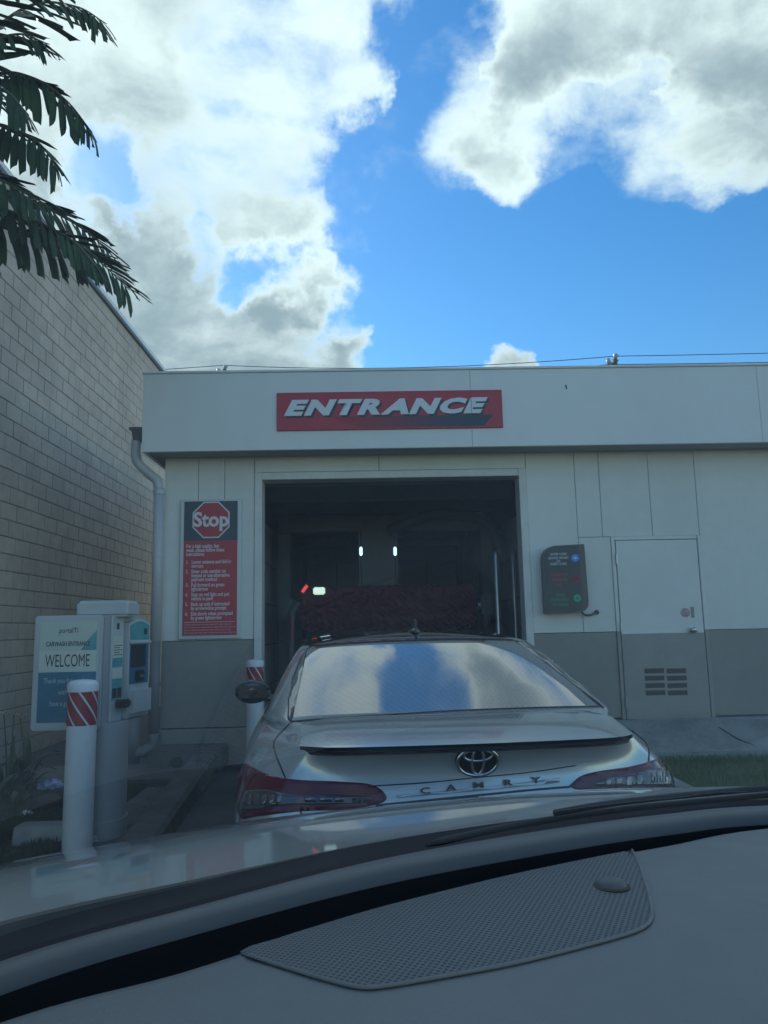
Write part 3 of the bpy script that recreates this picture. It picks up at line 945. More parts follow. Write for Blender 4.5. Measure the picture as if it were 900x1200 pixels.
yp = KY - .0315
box('poster_top', (ix0, yp - .002, b_wel + .001), (ix1, yp + .002, iz1), 'print_cream', kk)
box('poster_welcome', (ix0, yp - .003, b_teal + .001), (ix1, yp + .002, b_wel), 'print_paper', kk)
box('poster_bottom', (ix0, yp - .002, iz0), (ix1, yp + .002, b_teal), 'print_blue', kk)
pt = bm_new(); prism(pt, [(ix1 - .11, yp - .0035, b_wel + .002), (ix1 - .002, yp - .0035, b_wel + .002), (ix1 - .002, yp - .0035, b_wel + .14), (ix1 - .05, yp - .0035, b_wel + .09)], (0, .001, 0)); link('poster_swirl', pt, 'print_teal', kk)
pcx = (ix0 + ix1) / 2


def kt(s_, z, size, m, w=1.0, bold=.0, x=pcx):
    put_text('lettering', s_, size, (x, yp - .0045, z), (1, 0, 0), (0, 0, 1), m, kk, align='CENTER', width=w, bold=bold)


kt('portalTi', b_wel + ih * .20, .050, 'print_dark', .85)
kt('CARWASH ENTRANCE', b_wel + ih * .065, .046, 'print_dark', .66, .012)
kt('WELCOME', (b_wel + b_teal) / 2, .125, 'print_dark', .52)
kt('Thank you for washing', b_teal - ih * .085, .052, 'print_ink', .68)
kt('with us!', b_teal - ih * .20, .052, 'print_ink', .68)
kt('have a good day', b_teal - ih * .31, .052, 'print_ink', .68)
# side facing the lane: label strip, terminal, slot
S0 = Vector((kx1 - .004, KY + .02, 0)); S1 = Vector((kx1 + .125, KY + .60, 0))
se = (S1 - S0).normalized(); sn = Vector((se.y, -se.x, 0))
SM = Matrix(((se.x, sn.x, 0, S0.x), (se.y, sn.y, 0, S0.y), (0, 0, 1, 0), (0, 0, 0, 1)))      # (along the side, outwards, up)


def sbox(name, lo, hi, m, parent=kk, bev=0.0, seg=1):
    q = bx(bm_new(), lo, hi, bev, seg); q.transform(SM)
    bmesh.ops.recalc_face_normals(q, faces=q.faces)
    return link(name, q, m, parent, seg > 2, angle=50 if seg > 2 else None)


sbox('side_strip', (.09, -.004, kz0 + .03), (.255, .016, kz1 - .012), 'kiosk_light', bev=.006)
for za, zb_, m_ in ((kz1 - .20, kz1 - .155, 'print_cream'), (kz1 - .31, kz1 - .203, 'print_paper'), (kz1 - .38, kz1 - .313, 'print_teal'), (kz1 - .46, kz1 - .383, 'print_paper'), (kz1 - .62, kz1 - .463, 'print_teal')):
    sbox('label_sticker', (.105, .015, za), (.24, .018, zb_), m_)
for k in range(5):
    sbox('label_print', (.115, .0178, kz1 - .225 - k * .017), (.23 - .03 * (k % 2), .0188, kz1 - .219 - k * .017), 'print_dark')
for dy in (0, .07):
    sbox('keypad_slot', (.11 + dy, .0178, kz1 - .60), (.165 + dy, .021, kz1 - .53), 'plastic_black', bev=.001)
sbox('coin_tray', (.15, .01, kz0 + .125), (.26, .09, kz0 + .185), 'plastic_black', bev=.012, seg=2)
sbox('strip_mark', (.15, .0158, kz1 - .105), (.185, .0172, kz1 - .06), 'print_dark')
t0, t1 = .27, .59
tpoly = [(t0, kz0 + .04), (t1, kz0 + .04), (t1, kz1 - .06)] + [(t1 + (t0 - t1) * t / 8, kz1 - .06 + .032 * math.sin(math.pi * t / 8)) for t in range(1, 8)] + [(t0, kz1 - .06)]
q = bm_new(); prism(q, [(a_, .001, z) for a_, z in tpoly], (0, .045, 0)); q.transform(SM); bmesh.ops.recalc_face_normals(q, faces=q.faces)
tm = link('terminal', q, 'kiosk_light', kk)
sbox('terminal_belly', (t0 - .004, .02, kz0 + .045), (t1 + .004, .085, kz0 + .27), 'kiosk_light', tm, .03, 4)
hpoly = [(t0 + .02, kz1 - .185), (t1 - .02, kz1 - .185), (t1 - .02, kz1 - .075)] + [(t1 - .02 + (t0 - t1 + .04) * t / 8, kz1 - .075 + .03 * math.sin(math.pi * t / 8)) for t in range(1, 8)] + [(t0 + .02, kz1 - .075)]
q = bm_new(); prism(q, [(a_, .0465, z) for a_, z in hpoly], (0, .005, 0)); q.transform(SM); bmesh.ops.recalc_face_normals(q, faces=q.faces); link('terminal_header', q, 'print_teal', tm)
sbox('header_mark', (t1 - .10, .051, kz1 - .145), (t1 - .055, .0525, kz1 - .10), 'print_dark', tm)
sbox('header_visor', (t0 + .008, .044, kz1 - .215), (t1 - .008, .075, kz1 - .19), 'kiosk_pale', tm, .008, 2)
sbox('screen_surround', (t0 + .02, .0455, kz0 + .285), (t1 - .02, .05, kz1 - .218), 'print_blue', tm, .001)
sbox('screen', (t0 + .03, .0498, kz0 + .41), (t1 - .07, .053, kz1 - .225), 'screen', tm, .001)
sbox('card_reader', (t0 + .10, .0495, kz0 + .30), (t0 + .20, .08, kz0 + .385), 'plastic_black', tm, .008, 2)
sbox('reader_slot', (t0 + .13, .079, kz0 + .33), (t0 + .18, .085, kz0 + .352), 'steel', tm, .002)
# pedestal: oval column with a seam near the floor
pcx_, pcy_ = PY(126, 900, KY + .24).x, KY + .24
pe = bm_new(); lathe(pe, [(.15, -.02), (.155, .17)], 32, Matrix.Translation((pcx_, pcy_, 0)) @ Matrix.Diagonal((.92, 1.35, 1, 1))); link('pedestal_foot', pe, 'kiosk_base', kk, True, angle=40)
pe = bm_new(); lathe(pe, [(.146, .165), (.146, kz0 + .03)], 32, Matrix.Translation((pcx_, pcy_, 0)) @ Matrix.Diagonal((.92, 1.35, 1, 1))); link('pedestal', pe, 'kiosk_base', kk, True, angle=40)

# ================================================================== UTILITY POLES AND WIRES
def pole(px, ptop, Y, label, arm=True):
    tp_ = PY(px, ptop, Y)
    t = thing('utility_pole', label, 'utility pole', (tp_.x, Y, 0), 0, 'utility poles behind the car wash')
    q = bm_new(); tube(q, [(0, 0, -.5), (0, 0, tp_.z - .25)], [.17, .11], 10); link('post', q, 'wood_pole', t, True, False)
    q = bm_new(); tube(q, [(0, 0, tp_.z - .3), (.06, 0, tp_.z - .06), (.07, 0, tp_.z)], [.05, .13, .09], 8); link('insulator', q, 'insulator', t, True, False)
    q = bm_new(); tube(q, [(-.25, 0, tp_.z - .5), (-.33, 0, tp_.z - .22)], [.11, .10], 8); link('insulator', q, 'insulator', t, True, False)
    q = bm_new(); tube(q, [(-.35, 0, tp_.z - .55), (.15, 0, tp_.z - .3)], .05, 6); link('bracket', q, 'steel', t, False, False)
    return tp_


PYY = 34.0
pA = pole(720, 415, PYY, 'wooden utility pole with pale insulators showing above the white fascia')
pB = pole(263, 428, PYY + 6, 'small distant utility pole top by the block wall roof edge')


def wire(p, q, sag, label):
    pts = []
    for i in range(25):
        t = i / 24
        v = Vector(p).lerp(Vector(q), t); v.z -= 4 * sag * t * (1 - t); pts.append(v)
    w = bm_new(); tube(w, pts, .018, 5)
    tag(link('overhead_wire', w, 'wire'), label, 'wire', 'overhead wires')


pC = Vector((pA.x + 34, PYY - 2, pA.z + .2)); pD = Vector((pB.x - 30, PYY + 8, pB.z))
wire(pA + Vector((0, 0, -.1)), pC, .25, 'upper overhead wire from the insulator pole away from the block wall')
wire(pA + Vector((-.3, 0, -.5)), pC + Vector((0, 0, -.6)), .25, 'lower overhead wire from the insulator pole away from the block wall')
wire(pB + Vector((0, 0, .0)), pA + Vector((0, 0, -.1)), .35, 'upper overhead wire between the two pole tops')
wire(pB + Vector((0, 0, -.5)), pA + Vector((-.3, 0, -.5)), .45, 'lower overhead wire between the two pole tops')
wire(pD, pB, .3, 'overhead wire running from the small pole top to the block wall')

# ================================================================== WASH MACHINERY IN THE BAY
MC = (OX0 + OX1) / 2
GYY = 12.4
gn = thing('wash_gantry', 'dark wash gantry frame with a hanging spray head inside the bay', 'wash machine', (MC, GYY, 0))
for s in (-1, 1):
    box('column', (MC + s * 1.62 - .11, GYY - .18, 0), (MC + s * 1.62 + .11, GYY + .18, 3.0), 'machine_grey', gn, .02)
box('cross_beam', (MC - 1.73, GYY - .16, 3.001), (MC + 1.73, GYY + .16, 3.28), 'machine_grey', gn, .02)
hx0, hx1 = PY(420, 640, GYY - .3).x, PY(466, 640, GYY - .3).x
hzt, hzb = PY(443, 618, GYY - .3).z, PY(443, 690, GYY - .3).z
q = bm_new(); bx(q, (hx0, GYY - .3, hzb), (hx1, GYY + .1, hzt), .05, 3); sh = link('spray_head', q, 'machine_grey', gn)
box('head_hanger', ((hx0 + hx1) / 2 - .1, GYY - .15, hzt), ((hx0 + hx1) / 2 + .1, GYY + .05, 3.05), 'machine_grey', gn, .01)
for px in (423, 463):
    a = PY(px, 646, GYY - .31)
    q = bm_new(); bx(q, (a.x - .022, GYY - .325, a.z - .07), (a.x + .022, GYY - .295, a.z + .07), .012, 2); link('status_light', q, 'lamp_cold', gn)
q = bm_new(); tube(q, crom([PY(455, 622, GYY - .4), PY(480, 612, GYY - .4), PY(510, 602, GYY - .4), PY(545, 604, GYY - .4), PY(575, 618, GYY - .4), PY(590, 660, GYY - .4)], 24), .085, 10)
link('swing_boom', q, 'machine_grey', gn, True)
# side post (chrome) near the opening
for px, Y, r_ in ((583, 10.4, .05), (603, 11.4, .045)):
    x = PY(px, 700, Y).x; zt = PY(px, 646, Y).z
    q = bm_new(); lathe(q, [(.10, 0), (.10, .02), (r_, .03), (r_, zt - .05), (r_ * .6, zt)], 14, Matrix.Translation((x, Y, .006)))
    tag(link('guide_post', q, 'steel', None, True, angle=40), 'bright round metal guide post standing just inside the bay' if px == 583 else 'thinner metal post deeper in the bay behind the bright post', 'post')
# top brush with dark red bristles
BYY = 10.7
bra, brb = PY(352, 700, BYY).x, PY(556, 700, BYY).x
bz = PY(450, 712, BYY).z
br_ = thing('wash_brush', 'dark red horizontal wash brush across the bay behind the car roof', 'brush', ((bra + brb) / 2, BYY, bz))
q = bm_new(); tube(q, [(bra - .1, BYY, bz), (brb + .1, BYY, bz)], .06, 10); link('axle', q, 'steel', br_)
q = bm_new()
nseg = 46
rings = []
for i in range(nseg + 1):
    x = bra + (brb - bra) * i / nseg
    ring = []
    for k in range(40):
        r_ = .27 + random.uniform(-.05, .05) - (.06 if i in (0, nseg) else 0)
        an = 2 * math.pi * k / 40
        ring.append(q.verts.new((x + random.uniform(-.012, .012), BYY + r_ * math.cos(an), bz + r_ * math.sin(an))))
    rings.append(ring)
for i in range(nseg):
    for k in range(40):
        q.faces.new((rings[i][k], rings[i][(k + 1) % 40], rings[i + 1][(k + 1) % 40], rings[i + 1][k]))
q.faces.new(rings[0]); q.faces.new(rings[-1][::-1])
link('bristles', q, 'brush_red', br_)
for s, x in ((-1, bra - .16), (1, brb + .16)):
    box('brush_mount', (x - .08, BYY - .12, bz - .14), (x + .08, BYY + .12, bz + .16), 'machine_grey', br_, .03, 2)
a = PY(367, 697, BYY - .3); c2 = PY(381, 688, BYY - .3)
q = bm_new(); bx(q, (a.x, BYY - .32, a.z), (c2.x, BYY - .27, c2.z), .015, 2); link('steel_cover', q, 'chrome', br_)
q = bm_new(); tube(q, [PY(354, 694, BYY - .35), PY(360, 686, BYY - .35)], .022, 8); link('warning_light', q, 'lamp_warn', br_)
q = bm_new(); tube(q, [PY(342, 722, BYY - .35), PY(342, 748, BYY - .35)], .015, 8); link('warning_light', q, 'lamp_red', br_)
q = bm_new(); tube(q, [PY(349, 705, BYY - .3), PY(342, 718, BYY - .3), PY(341, 752, BYY - .3), (PY(341, 752, BYY - .3).x, BYY - .3, 0)], .05, 8); link('mount_leg', q, 'machine_grey', br_)
q = bm_new(); tube(q, [(brb + .16, BYY, bz - .1), (brb + .16, BYY, 0)], .06, 8); link('mount_leg', q, 'machine_grey', br_)

# ================================================================== SILVER SEDAN
CYAW = R(4.4)
cor = Vector((.385, 2.74, 0))
car = thing('sedan', 'silver sedan with black roof and rear lip spoiler waiting at the bay', 'car', cor, CYAW)
CM = Matrix.Translation(cor) @ Matrix.Rotation(CYAW, 4, 'Z')
CMI = CM.inverted()
ys_ = [.6, 1.05, 1.6, 2.35, 3.1, 3.75]
rows = [
    ([0, .3, .5, .62, .74, .80, .82, .82, .82, .82, .82, .80, .70, .45, 0], [.12, .12, .13, .17, .28] + ys_ + [4.3, 4.65, 4.75, 4.78], [.20] * 15),
    ([0, .32, .55, .72, .85, .90, .90, .90, .90, .90, .90, .88, .78, .5, 0], [.03, .04, .06, .12, .27] + ys_ + [4.3, 4.70, 4.83, 4.87], [.36] * 15),
    ([0, .32, .56, .74, .87, .915, .92, .915, .91, .91, .92, .90, .80, .5, 0], [0, .01, .03, .10, .26] + ys_ + [4.3, 4.70, 4.83, 4.88], [.60] * 15),
    ([0, .32, .56, .74, .865, .912, .918, .91, .905, .905, .915, .89, .79, .5, 0], [.07, .08, .10, .16, .30] + ys_ + [4.28, 4.66, 4.79, 4.83], [.76] * 15),
    ([0, .32, .56, .72, .835, .89, .905, .90, .90, .90, .90, .87, .76, .5, 0], [.12, .125, .14, .20, .34, .62, 1.05, 1.6, 2.35, 3.1, 3.75, 4.25, 4.6, 4.72, 4.76], [.90] * 11 + [.86, .80, .78, .77]),
    ([0, .32, .54, .67, .775, .845, .875, .885, .885, .885, .87, .82, .70, .45, 0], [.135, .14, .16, .22, .38, .68, 1.08, 1.6, 2.35, 3.1, 3.75, 4.15, 4.45, 4.55, 4.6],
     [.985, .985, .983, .98, .98, .982, .985, .975, .965, .955, .94, .90, .86, .85, .85]),
    ([0, .32, .52, .63, .70, .785, .825, .845, .85, .85, .82, .70, .55, .4, 0], [.09, .10, .13, .20, .38, .72, 1.1, 1.6, 2.35, 3.1, 3.75, 4.0, 4.1, 4.15, 4.18],
     [1.056, 1.056, 1.054, 1.050, 1.044, 1.036, 1.03, 1.02, 1.01, 1.0, .99, .98, .97, .97, .97]),
    ([0, .31, .50, .60, .675, .765, .805, .825, .83, .83, .78, .66, .5, .35, 0], [.30, .31, .34, .42, .58, .85, 1.15, 1.6, 2.35, 3.1, 3.75, 3.85, 3.9, 3.93, 3.95],
     [1.108, 1.108, 1.102, 1.088, 1.070, 1.052, 1.045, 1.035, 1.025, 1.015, 1.01, 1.01, 1.02, 1.02, 1.02]),
    ([0, .35, .585, .71, .765, .80, .825, .835, .835, .81, .74, .62, .48, .33, 0], [.58, .59, .61, .66, .76, .94, 1.2, 1.6, 2.35, 3.05, 3.6, 3.68, 3.75, 3.78, 3.8],
     [1.115, 1.115, 1.11, 1.10, 1.085, 1.07, 1.06, 1.05, 1.04, 1.03, 1.03, 1.03, 1.03, 1.03, 1.03]),
    ([0, .30, .505, .602, .638, .65, .652, .652, .652, .65, .60, .56, .43, .26, 0], [1.46, 1.465, 1.48, 1.50, 1.56, 1.65, 1.75, 1.95, 2.4, 2.75, 2.93, 3.0, 3.03, 3.05, 3.05],
     [1.405, 1.403, 1.395, 1.385, 1.38, 1.383, 1.388, 1.40, 1.41, 1.40, 1.38, 1.37, 1.375, 1.38, 1.38]),
    ([0, .25, .41, .49, .51, .52, .52, .52, .52, .52, .50, .47, .38, .24, 0], [1.62, 1.62, 1.64, 1.67, 1.70, 1.77, 1.87, 2.05, 2.4, 2.65, 2.8, 2.87, 2.92, 2.94, 2.94],
     [1.440, 1.438, 1.432, 1.425, 1.422, 1.427, 1.432, 1.442, 1.452, 1.442, 1.418, 1.41, 1.408, 1.41, 1.41]),
    ([0] * 15, [1.70, 1.70, 1.72, 1.74, 1.78, 1.85, 1.95, 2.1, 2.4, 2.6, 2.72, 2.78, 2.82, 2.85, 2.85],
     [1.452, 1.452, 1.454, 1.456, 1.458, 1.46, 1.464, 1.468, 1.47, 1.46, 1.445, 1.426, 1.422, 1.42, 1.42])]
NS = 15
bmc = bm_new()
cl = bmc.edges.layers.float.new('crease_edge')
V = {}
for s in (1, -1):
    for r_, (xs_, yy, zs) in enumerate(rows):
        for k in range(NS):
            if r_ == len(rows) - 1:
                if s == 1: V[(1, r_, k)] = bmc.verts.new((0, yy[k], zs[k]))
                else: V[(-1, r_, k)] = V[(1, r_, k)]
            elif xs_[k] == 0 and s == -1:
                V[(-1, r_, k)] = V[(1, r_, k)]
            else:
                V[(s, r_, k)] = bmc.verts.new((s * xs_[k], yy[k], zs[k]))
matn = ['car_silver', 'car_black', 'rear_glass', 'car_glass', 'car_trim']
fmat = {}
for s in (1, -1):
    for r_ in range(len(rows) - 1):
        for k in range(NS - 1):
            vs = []
            for v in (V[(s, r_, k)], V[(s, r_, k + 1)], V[(s, r_ + 1, k + 1)], V[(s, r_ + 1, k)]):
                if v not in vs: vs.append(v)
            if len(vs) < 3: continue
            if s == -1: vs = vs[::-1]
            f = bmc.faces.new(vs)
            mi = 0
            if r_ == 8:
                if k <= 2: mi = 2
                elif k in (5, 6, 7, 8): mi = 3
                elif k == 9: mi = 3
                elif k >= 11: mi = 3
                elif k == 10: mi = 1
            elif r_ >= 9: mi = 1
            elif r_ == 0: mi = 4
            f.material_index = mi
            f.smooth = True
for e in bmc.edges:
    pass


def crease(r_a, ka, r_b, kb, w):
    for s in (1, -1):
        e = bmc.edges.get((V[(s, r_a, ka)], V[(s, r_b, kb)]))
        if e: e[cl] = w


for k in range(0, 4): crease(6, k, 6, k + 1, .75)
for k in range(0, NS - 1): crease(8, k, 8, k + 1, .55)
for k in range(0, NS - 1): crease(9, k, 9, k + 1, .35)
for k in range(0, 3): crease(4, k, 4, k + 1, .25)
crease(8, 3, 9, 3, .6)
me = bpy.data.meshes.new('body'); bmc.to_mesh(me); bmc.free()
for n_ in matn: me.materials.append(MATS[n_])
tmp = bpy.data.objects.new('tmp', me); COL.objects.link(tmp)
sd = tmp.modifiers.new('s', 'SUBSURF'); sd.levels = 3; sd.render_levels = 3
dg = bpy.context.evaluated_depsgraph_get()
full = bpy.data.meshes.new_from_object(tmp.evaluated_get(dg))
bpy.data.objects.remove(tmp)
bmf = bm_new(); bmf.from_mesh(full)
bvh = BVHTree.FromBMesh(bmf)
pname = {0: 'body', 1: 'roof', 2: 'rear_window', 3: 'side_glass', 4: 'underbody'}
for mi in range(5):
    bmp = bmf.copy()
    bmesh.ops.delete(bmp, geom=[f for f in bmp.faces if f.material_index != mi], context='FACES')
    for f in bmp.faces: f.material_index = 0
    if mi == 3:
        # split into windscreen, left windows and right windows
        for nm_, test in (('windscreen', lambda c_: c_.y > 2.95 and abs(c_.x) < .66), ('side_window', lambda c_: c_.x > 0 and not (c_.y > 2.95 and abs(c_.x) < .66)), ('side_window', lambda c_: c_.x <= 0 and not (c_.y > 2.95 and abs(c_.x) < .66))):
            b3 = bmp.copy()
            bmesh.ops.delete(b3, geom=[f for f in b3.faces if not test(f.calc_center_median())], context='FACES')
            link(nm_, b3, matn[mi], car, True, False)
        bmp.free(); continue
    link(pname[mi], bmp, matn[mi], car, True, False)


def hit(px, py, lift=0.004):
    """point and normal on the sedan under a pixel, in the sedan's own frame"""
    o_ = CMI @ EYE; d_ = (CMI.to_3x3() @ ray(px, py))
    loc, nor, idx, dist = bvh.ray_cast(o_, d_)
    if loc is None:
        # nearest surface point along the ray
        best = None
        for t in range(60):
            p = o_ + d_ * (2.4 + t * .03)
            l2, n2, i2, d2 = bvh.find_nearest(p)
            if best is None or d2 < best[2]: best = (l2, n2, d2)
        loc, nor = best[0], best[1]
    if nor.dot(d_) > 0: nor = -nor
    return loc + nor * lift, nor


def patch(name, outline, m, parent=car, lift=.005, thick=.006, step=6, curve=True):
    pts = [Vector(p) for p in outline]
    if curve: pts = [Vector((p.x, p.y)) for p in crom([(p[0], p[1], 0) for p in outline] + [(outline[0][0], outline[0][1], 0)], len(outline) * 6)][:-1]
    vin = [Vector((p[0], p[1])) for p in pts]
    n = len(vin)
    x0_, x1_ = min(p.x for p in vin), max(p.x for p in vin); y0_, y1_ = min(p.y for p in vin), max(p.y for p in vin)
    x = x0_ + step / 2
    while x < x1_:
        y = y0_ + step / 2
        while y < y1_:
            vin.append(Vector((x, y))); y += step
        x += step
    vo, eo, fo, _, _, _ = delaunay_2d_cdt(vin, [(i, (i + 1) % n) for i in range(n)], [list(range(n))], 1, 1e-4)
    q = bm_new()
    vs = [q.verts.new(hit(p.x, p.y, lift)[0]) for p in vo]
    for f in fo:
        try: q.faces.new([vs[i] for i in f])
        except ValueError: pass
    for v in [v for v in q.verts if not v.link_faces]: q.verts.remove(v)
    bmesh.ops.recalc_face_normals(q, faces=q.faces)
    o_ = link(name, q, m, parent, True, False)
    if parent is not car: o_.matrix_parent_inverse = Matrix()
    # make sure normals look back to the viewer, then give the piece thickness
    me_ = o_.data
    if len(me_.polygons):
        c_ = sum((p.normal.dot(Vector((0, 1, 0))) for p in me_.polygons))
        if c_ > 0: me_.flip_normals()
    md = o_.modifiers.new('thick', 'SOLIDIFY'); md.thickness = thick; md.offset = -1
    return o_


def line(name, pts, rad, m, parent=car, lift=.001, n=40, closed=False):
    cv = crom([(p[0], p[1], 0) for p in pts], n)
    q = bm_new(); tube(q, [hit(p.x, p.y, lift)[0] for p in cv], rad, 6)
    return link(name, q, m, parent, True, False)


# spoiler lip: follows the deck edge, dark underside
xs_, yy, zs = rows[6]
half = [(xs_[k], yy[k], zs[k]) for k in range(4)]
cur = crom([(-x, y, z) for x, y, z in half[::-1]] + half[1:], 41)
top_, tip_, low_, und_, deck_ = [], [], [], [], []
for p in cur:
    k = 1 - (abs(p.x) / .66) ** 6
    deck_.append(p + Vector((-p.x * .02, .40 - .05 * (1 - k), .0635 - .02 * (1 - k))))
    top_.append(p + Vector((0, .21, .056 - .016 * (1 - k))))
    tip_.append(p + Vector((0, .035 - .075 * max(0, k), .0 + .006 * k)))
    low_.append(p + Vector((0, .040 - .064 * max(0, k), -.030 + .008 * k)))
    und_.append(p + Vector((0, .065, -.042)))
q = bm_new(); loft(q, [deck_, top_, tip_]); spl = link('spoiler', q, 'car_silver', car, True, False, 35)
q = bm_new(); loft(q, [tip_, low_, und_]); link('spoiler_underside', q, 'car_black', spl, True, False)
# tail lamps
lmp = patch('tail_lamp', [(281, 893), (292, 897), (318, 909), (350, 914), (400, 916), (437, 920), (453, 934), (441, 943), (400, 949), (350, 951), (300, 957), (283, 958), (277, 930), (278, 905)], 'lamp_lens', curve=True)
patch('lamp_insert', [(290, 927), (312, 926), (345, 932), (395, 932), (432, 934), (436, 937), (425, 941), (380, 943), (340, 943), (300, 950), (285, 951), (284, 940)], 'lamp_smoke', lmp, .0075, .004)
for a, b2 in ((358, 372), (375, 390), (393, 404)):
    patch('lamp_reflector', [(a, 934), (b2, 934.5), (b2 - 1, 940), (a, 940)], 'lamp_reflector', lmp, .0095, .004, 4, False)
for i in range(5):
    a = 290 + i * 9
    patch('lamp_reflector', [(a, 931 + i * .4), (a + 6, 931 + i * .4), (a + 5, 943 - i * .6), (a - 1, 945 - i * .6)], 'lamp_reflector', lmp, .0095, .004, 4, False)
lmp = patch('tail_lamp', [(667, 921), (680, 910), (700, 904), (740, 898), (775, 888), (787, 884), (792, 890), (796, 905), (796, 921), (770, 923), (720, 924), (690, 925), (675, 925)], 'lamp_lens')
patch('lamp_insert', [(690, 921), (705, 913), (740, 907), (775, 900), (792, 897), (794, 905), (794, 919), (760, 921), (715, 922)], 'lamp_smoke', lmp, .0075, .004)
for i in range(4):
    a = 708 + i * 12
    patch('lamp_reflector', [(a, 914 - i * 1.6), (a + 8, 913 - i * 1.6), (a + 8, 920), (a, 920.5)], 'lamp_reflector', lmp, .0095, .004, 4, False)
for i in range(5):
    a = 761 + i * 6.5
    patch('lamp_reflector', [(a, 905 - i), (a + 4, 904.5 - i), (a + 4.5, 917), (a + 1, 918)], 'lamp_reflector', lmp, .0095, .004, 4, False)
# trunk shut lines, garnish, lettering, emblem
line('shut_line', [(340, 848), (326, 862), (321, 872), (324, 885), (333, 908), (345, 935), (354, 955)], .0032, 'car_trim')
line('shut_line', [(738, 851), (752, 864), (760, 878), (760, 892), (758, 921)], .0032, 'car_trim')
garn = patch('garnish', [(464, 932.5), (520, 926.5), (600, 918.5), (655, 911.5), (655, 917), (640, 919), (560, 927), (500, 932), (466, 935)], 'car_silver', car, .008, .006, 5, False)
patch('camera_slot', [(505, 938), (560, 933.5), (560, 937), (506, 941.5)], 'car_trim', car, .006, .005, 5, False)
# black pillar inserts beside the rear window
patch('pillar_trim', [(361, 759), (352, 771), (343, 794), (338, 820), (337, 843), (341, 846), (346, 826), (354, 790)], 'car_black', car, .004, .004, 5, False)
patch('pillar_trim', [(612, 751), (650, 775), (690, 805), (716, 829), (707, 830), (680, 808), (640, 777), (604, 752)], 'car_black', car, .004, .004, 5, False)
line('crease_line', [(438, 921), (500, 917), (560, 911), (620, 905), (675, 897)], .0022, 'car_trim')
line('shut_line', [(440, 944), (500, 938), (560, 932), (620, 926), (668, 922)], .004, 'car_trim')
for ch, px, py in zip('CAMRY', (498, 528, 560, 594, 627), (927, 923.5, 920.5, 917.5, 914.5)):
    p, nrm = hit(px, py, .0135)
    me_ = text_mesh(ch, .028, bold=.02, extrude=.002, align='CENTER', width=1.9)
    ax = Vector((1, 0, 0)); ax = (ax - nrm * ax.dot(nrm)).normalized(); up = nrm.cross(ax)
    me_.transform(Matrix(((ax.x, up.x, nrm.x, p.x), (ax.y, up.y, nrm.y, p.y), (ax.z, up.z, nrm.z, p.z), (0, 0, 0, 1))))
    link('letter', me_, 'car_trim', car, False, False)
p, nrm = hit(559, 890.5, .006)
ax = Vector((1, 0, 0)); ax = (ax - nrm * ax.dot(nrm)).normalized(); up = nrm.cross(ax)
EM = Matrix(((ax.x, up.x, nrm.x, p.x), (ax.y, up.y, nrm.y, p.y), (ax.z, up.z, nrm.z, p.z), (0, 0, 0, 1)))
q = bm_new(); lathe(q, [(.080, -.03), (.080, .001), (.070, .004)], 32, EM @ Matrix.Diagonal((1, .74, 1, 1))); em = link('emblem', q, 'car_trim', car, True, False, 40)


def oval(a_, b_, cx0, cy0, r_):
    q = bm_new()
    pts = [EM @ Vector((cx0 + a_ * math.cos(2 * math.pi * i / 40), cy0 + b_ * math.sin(2 * math.pi * i / 40), .007)) for i in range(41)]
    tube(q, pts, r_, 8, False)
    o_ = link('emblem_ring', q, 'chrome', em, True, False)


oval(.074, .053, 0, 0, .0065)
oval(.022, .049, 0, .000, .0055)
oval(.052, .021, 0, .024, .0052)
# rear window surround and defroster edge, quarter glass strip, antenna
line('window_trim', [(341, 846), (430, 840), (520, 834), (620, 830), (702, 828)], .006, 'car_trim', lift=.000)
line('window_trim', [(363, 757), (430, 752.5), (494, 750), (560, 749), (601, 750)], .006, 'car_trim', lift=.000)
ap, an_ = hit(494, 746, .0)
ap = Vector((0, 1.70, 1.452))
q = bm_new()
prism(q, [ap + Vector((.0, -.10, .0)), ap + Vector((0, -.085, .058)), ap + Vector((0, -.055, .064)), ap + Vector((0, .06, .006)), ap + Vector((0, .08, -.01)), ap + Vector((0, -.10, -.01))], (.012, 0, 0))
bmesh.ops.translate(q, verts=q.verts, vec=(-.006, 0, 0))
an_o = link('antenna_fin', q, 'car_black', car, False, False)
q = bm_new(); lathe(q, [(.042, -.012), (.04, .004), (.022, .014), (.01, .018)], 16, Matrix.Translation(ap) @ Matrix.Diagonal((.8, 2.2, 1, 1))); link('antenna_base', q, 'car_black', an_o, True, False)
# mirrors
for s in (-1, 1):
    q = bm_new(); bmesh.ops.create_uvsphere(q, u_segments=20, v_segments=12, radius=1.0, matrix=Matrix.Translation((s * 1.02, 3.28, 1.02)) @ Matrix.Diagonal((.135, .09, .088, 1)))
    for v in q.verts:
        if v.co.y < 3.235: v.co.y = 3.235 + (v.co.y - 3.235) * .15
    mr = link('door_mirror', q, 'car_black', car, True, False)
    q = bm_new(); tube(q, [(s * .84, 3.32, .955), (s * .93, 3.30, .975)], .032, 8); link('mirror_arm', q, 'car_black', mr, True, False)
    q = bm_new(); bx(q, (s * 1.02 - .10, 3.229, .975), (s * 1.02 + .10, 3.234, 1.07), .002); link('mirror_glass', q, 'car_glass', mr, False, False)
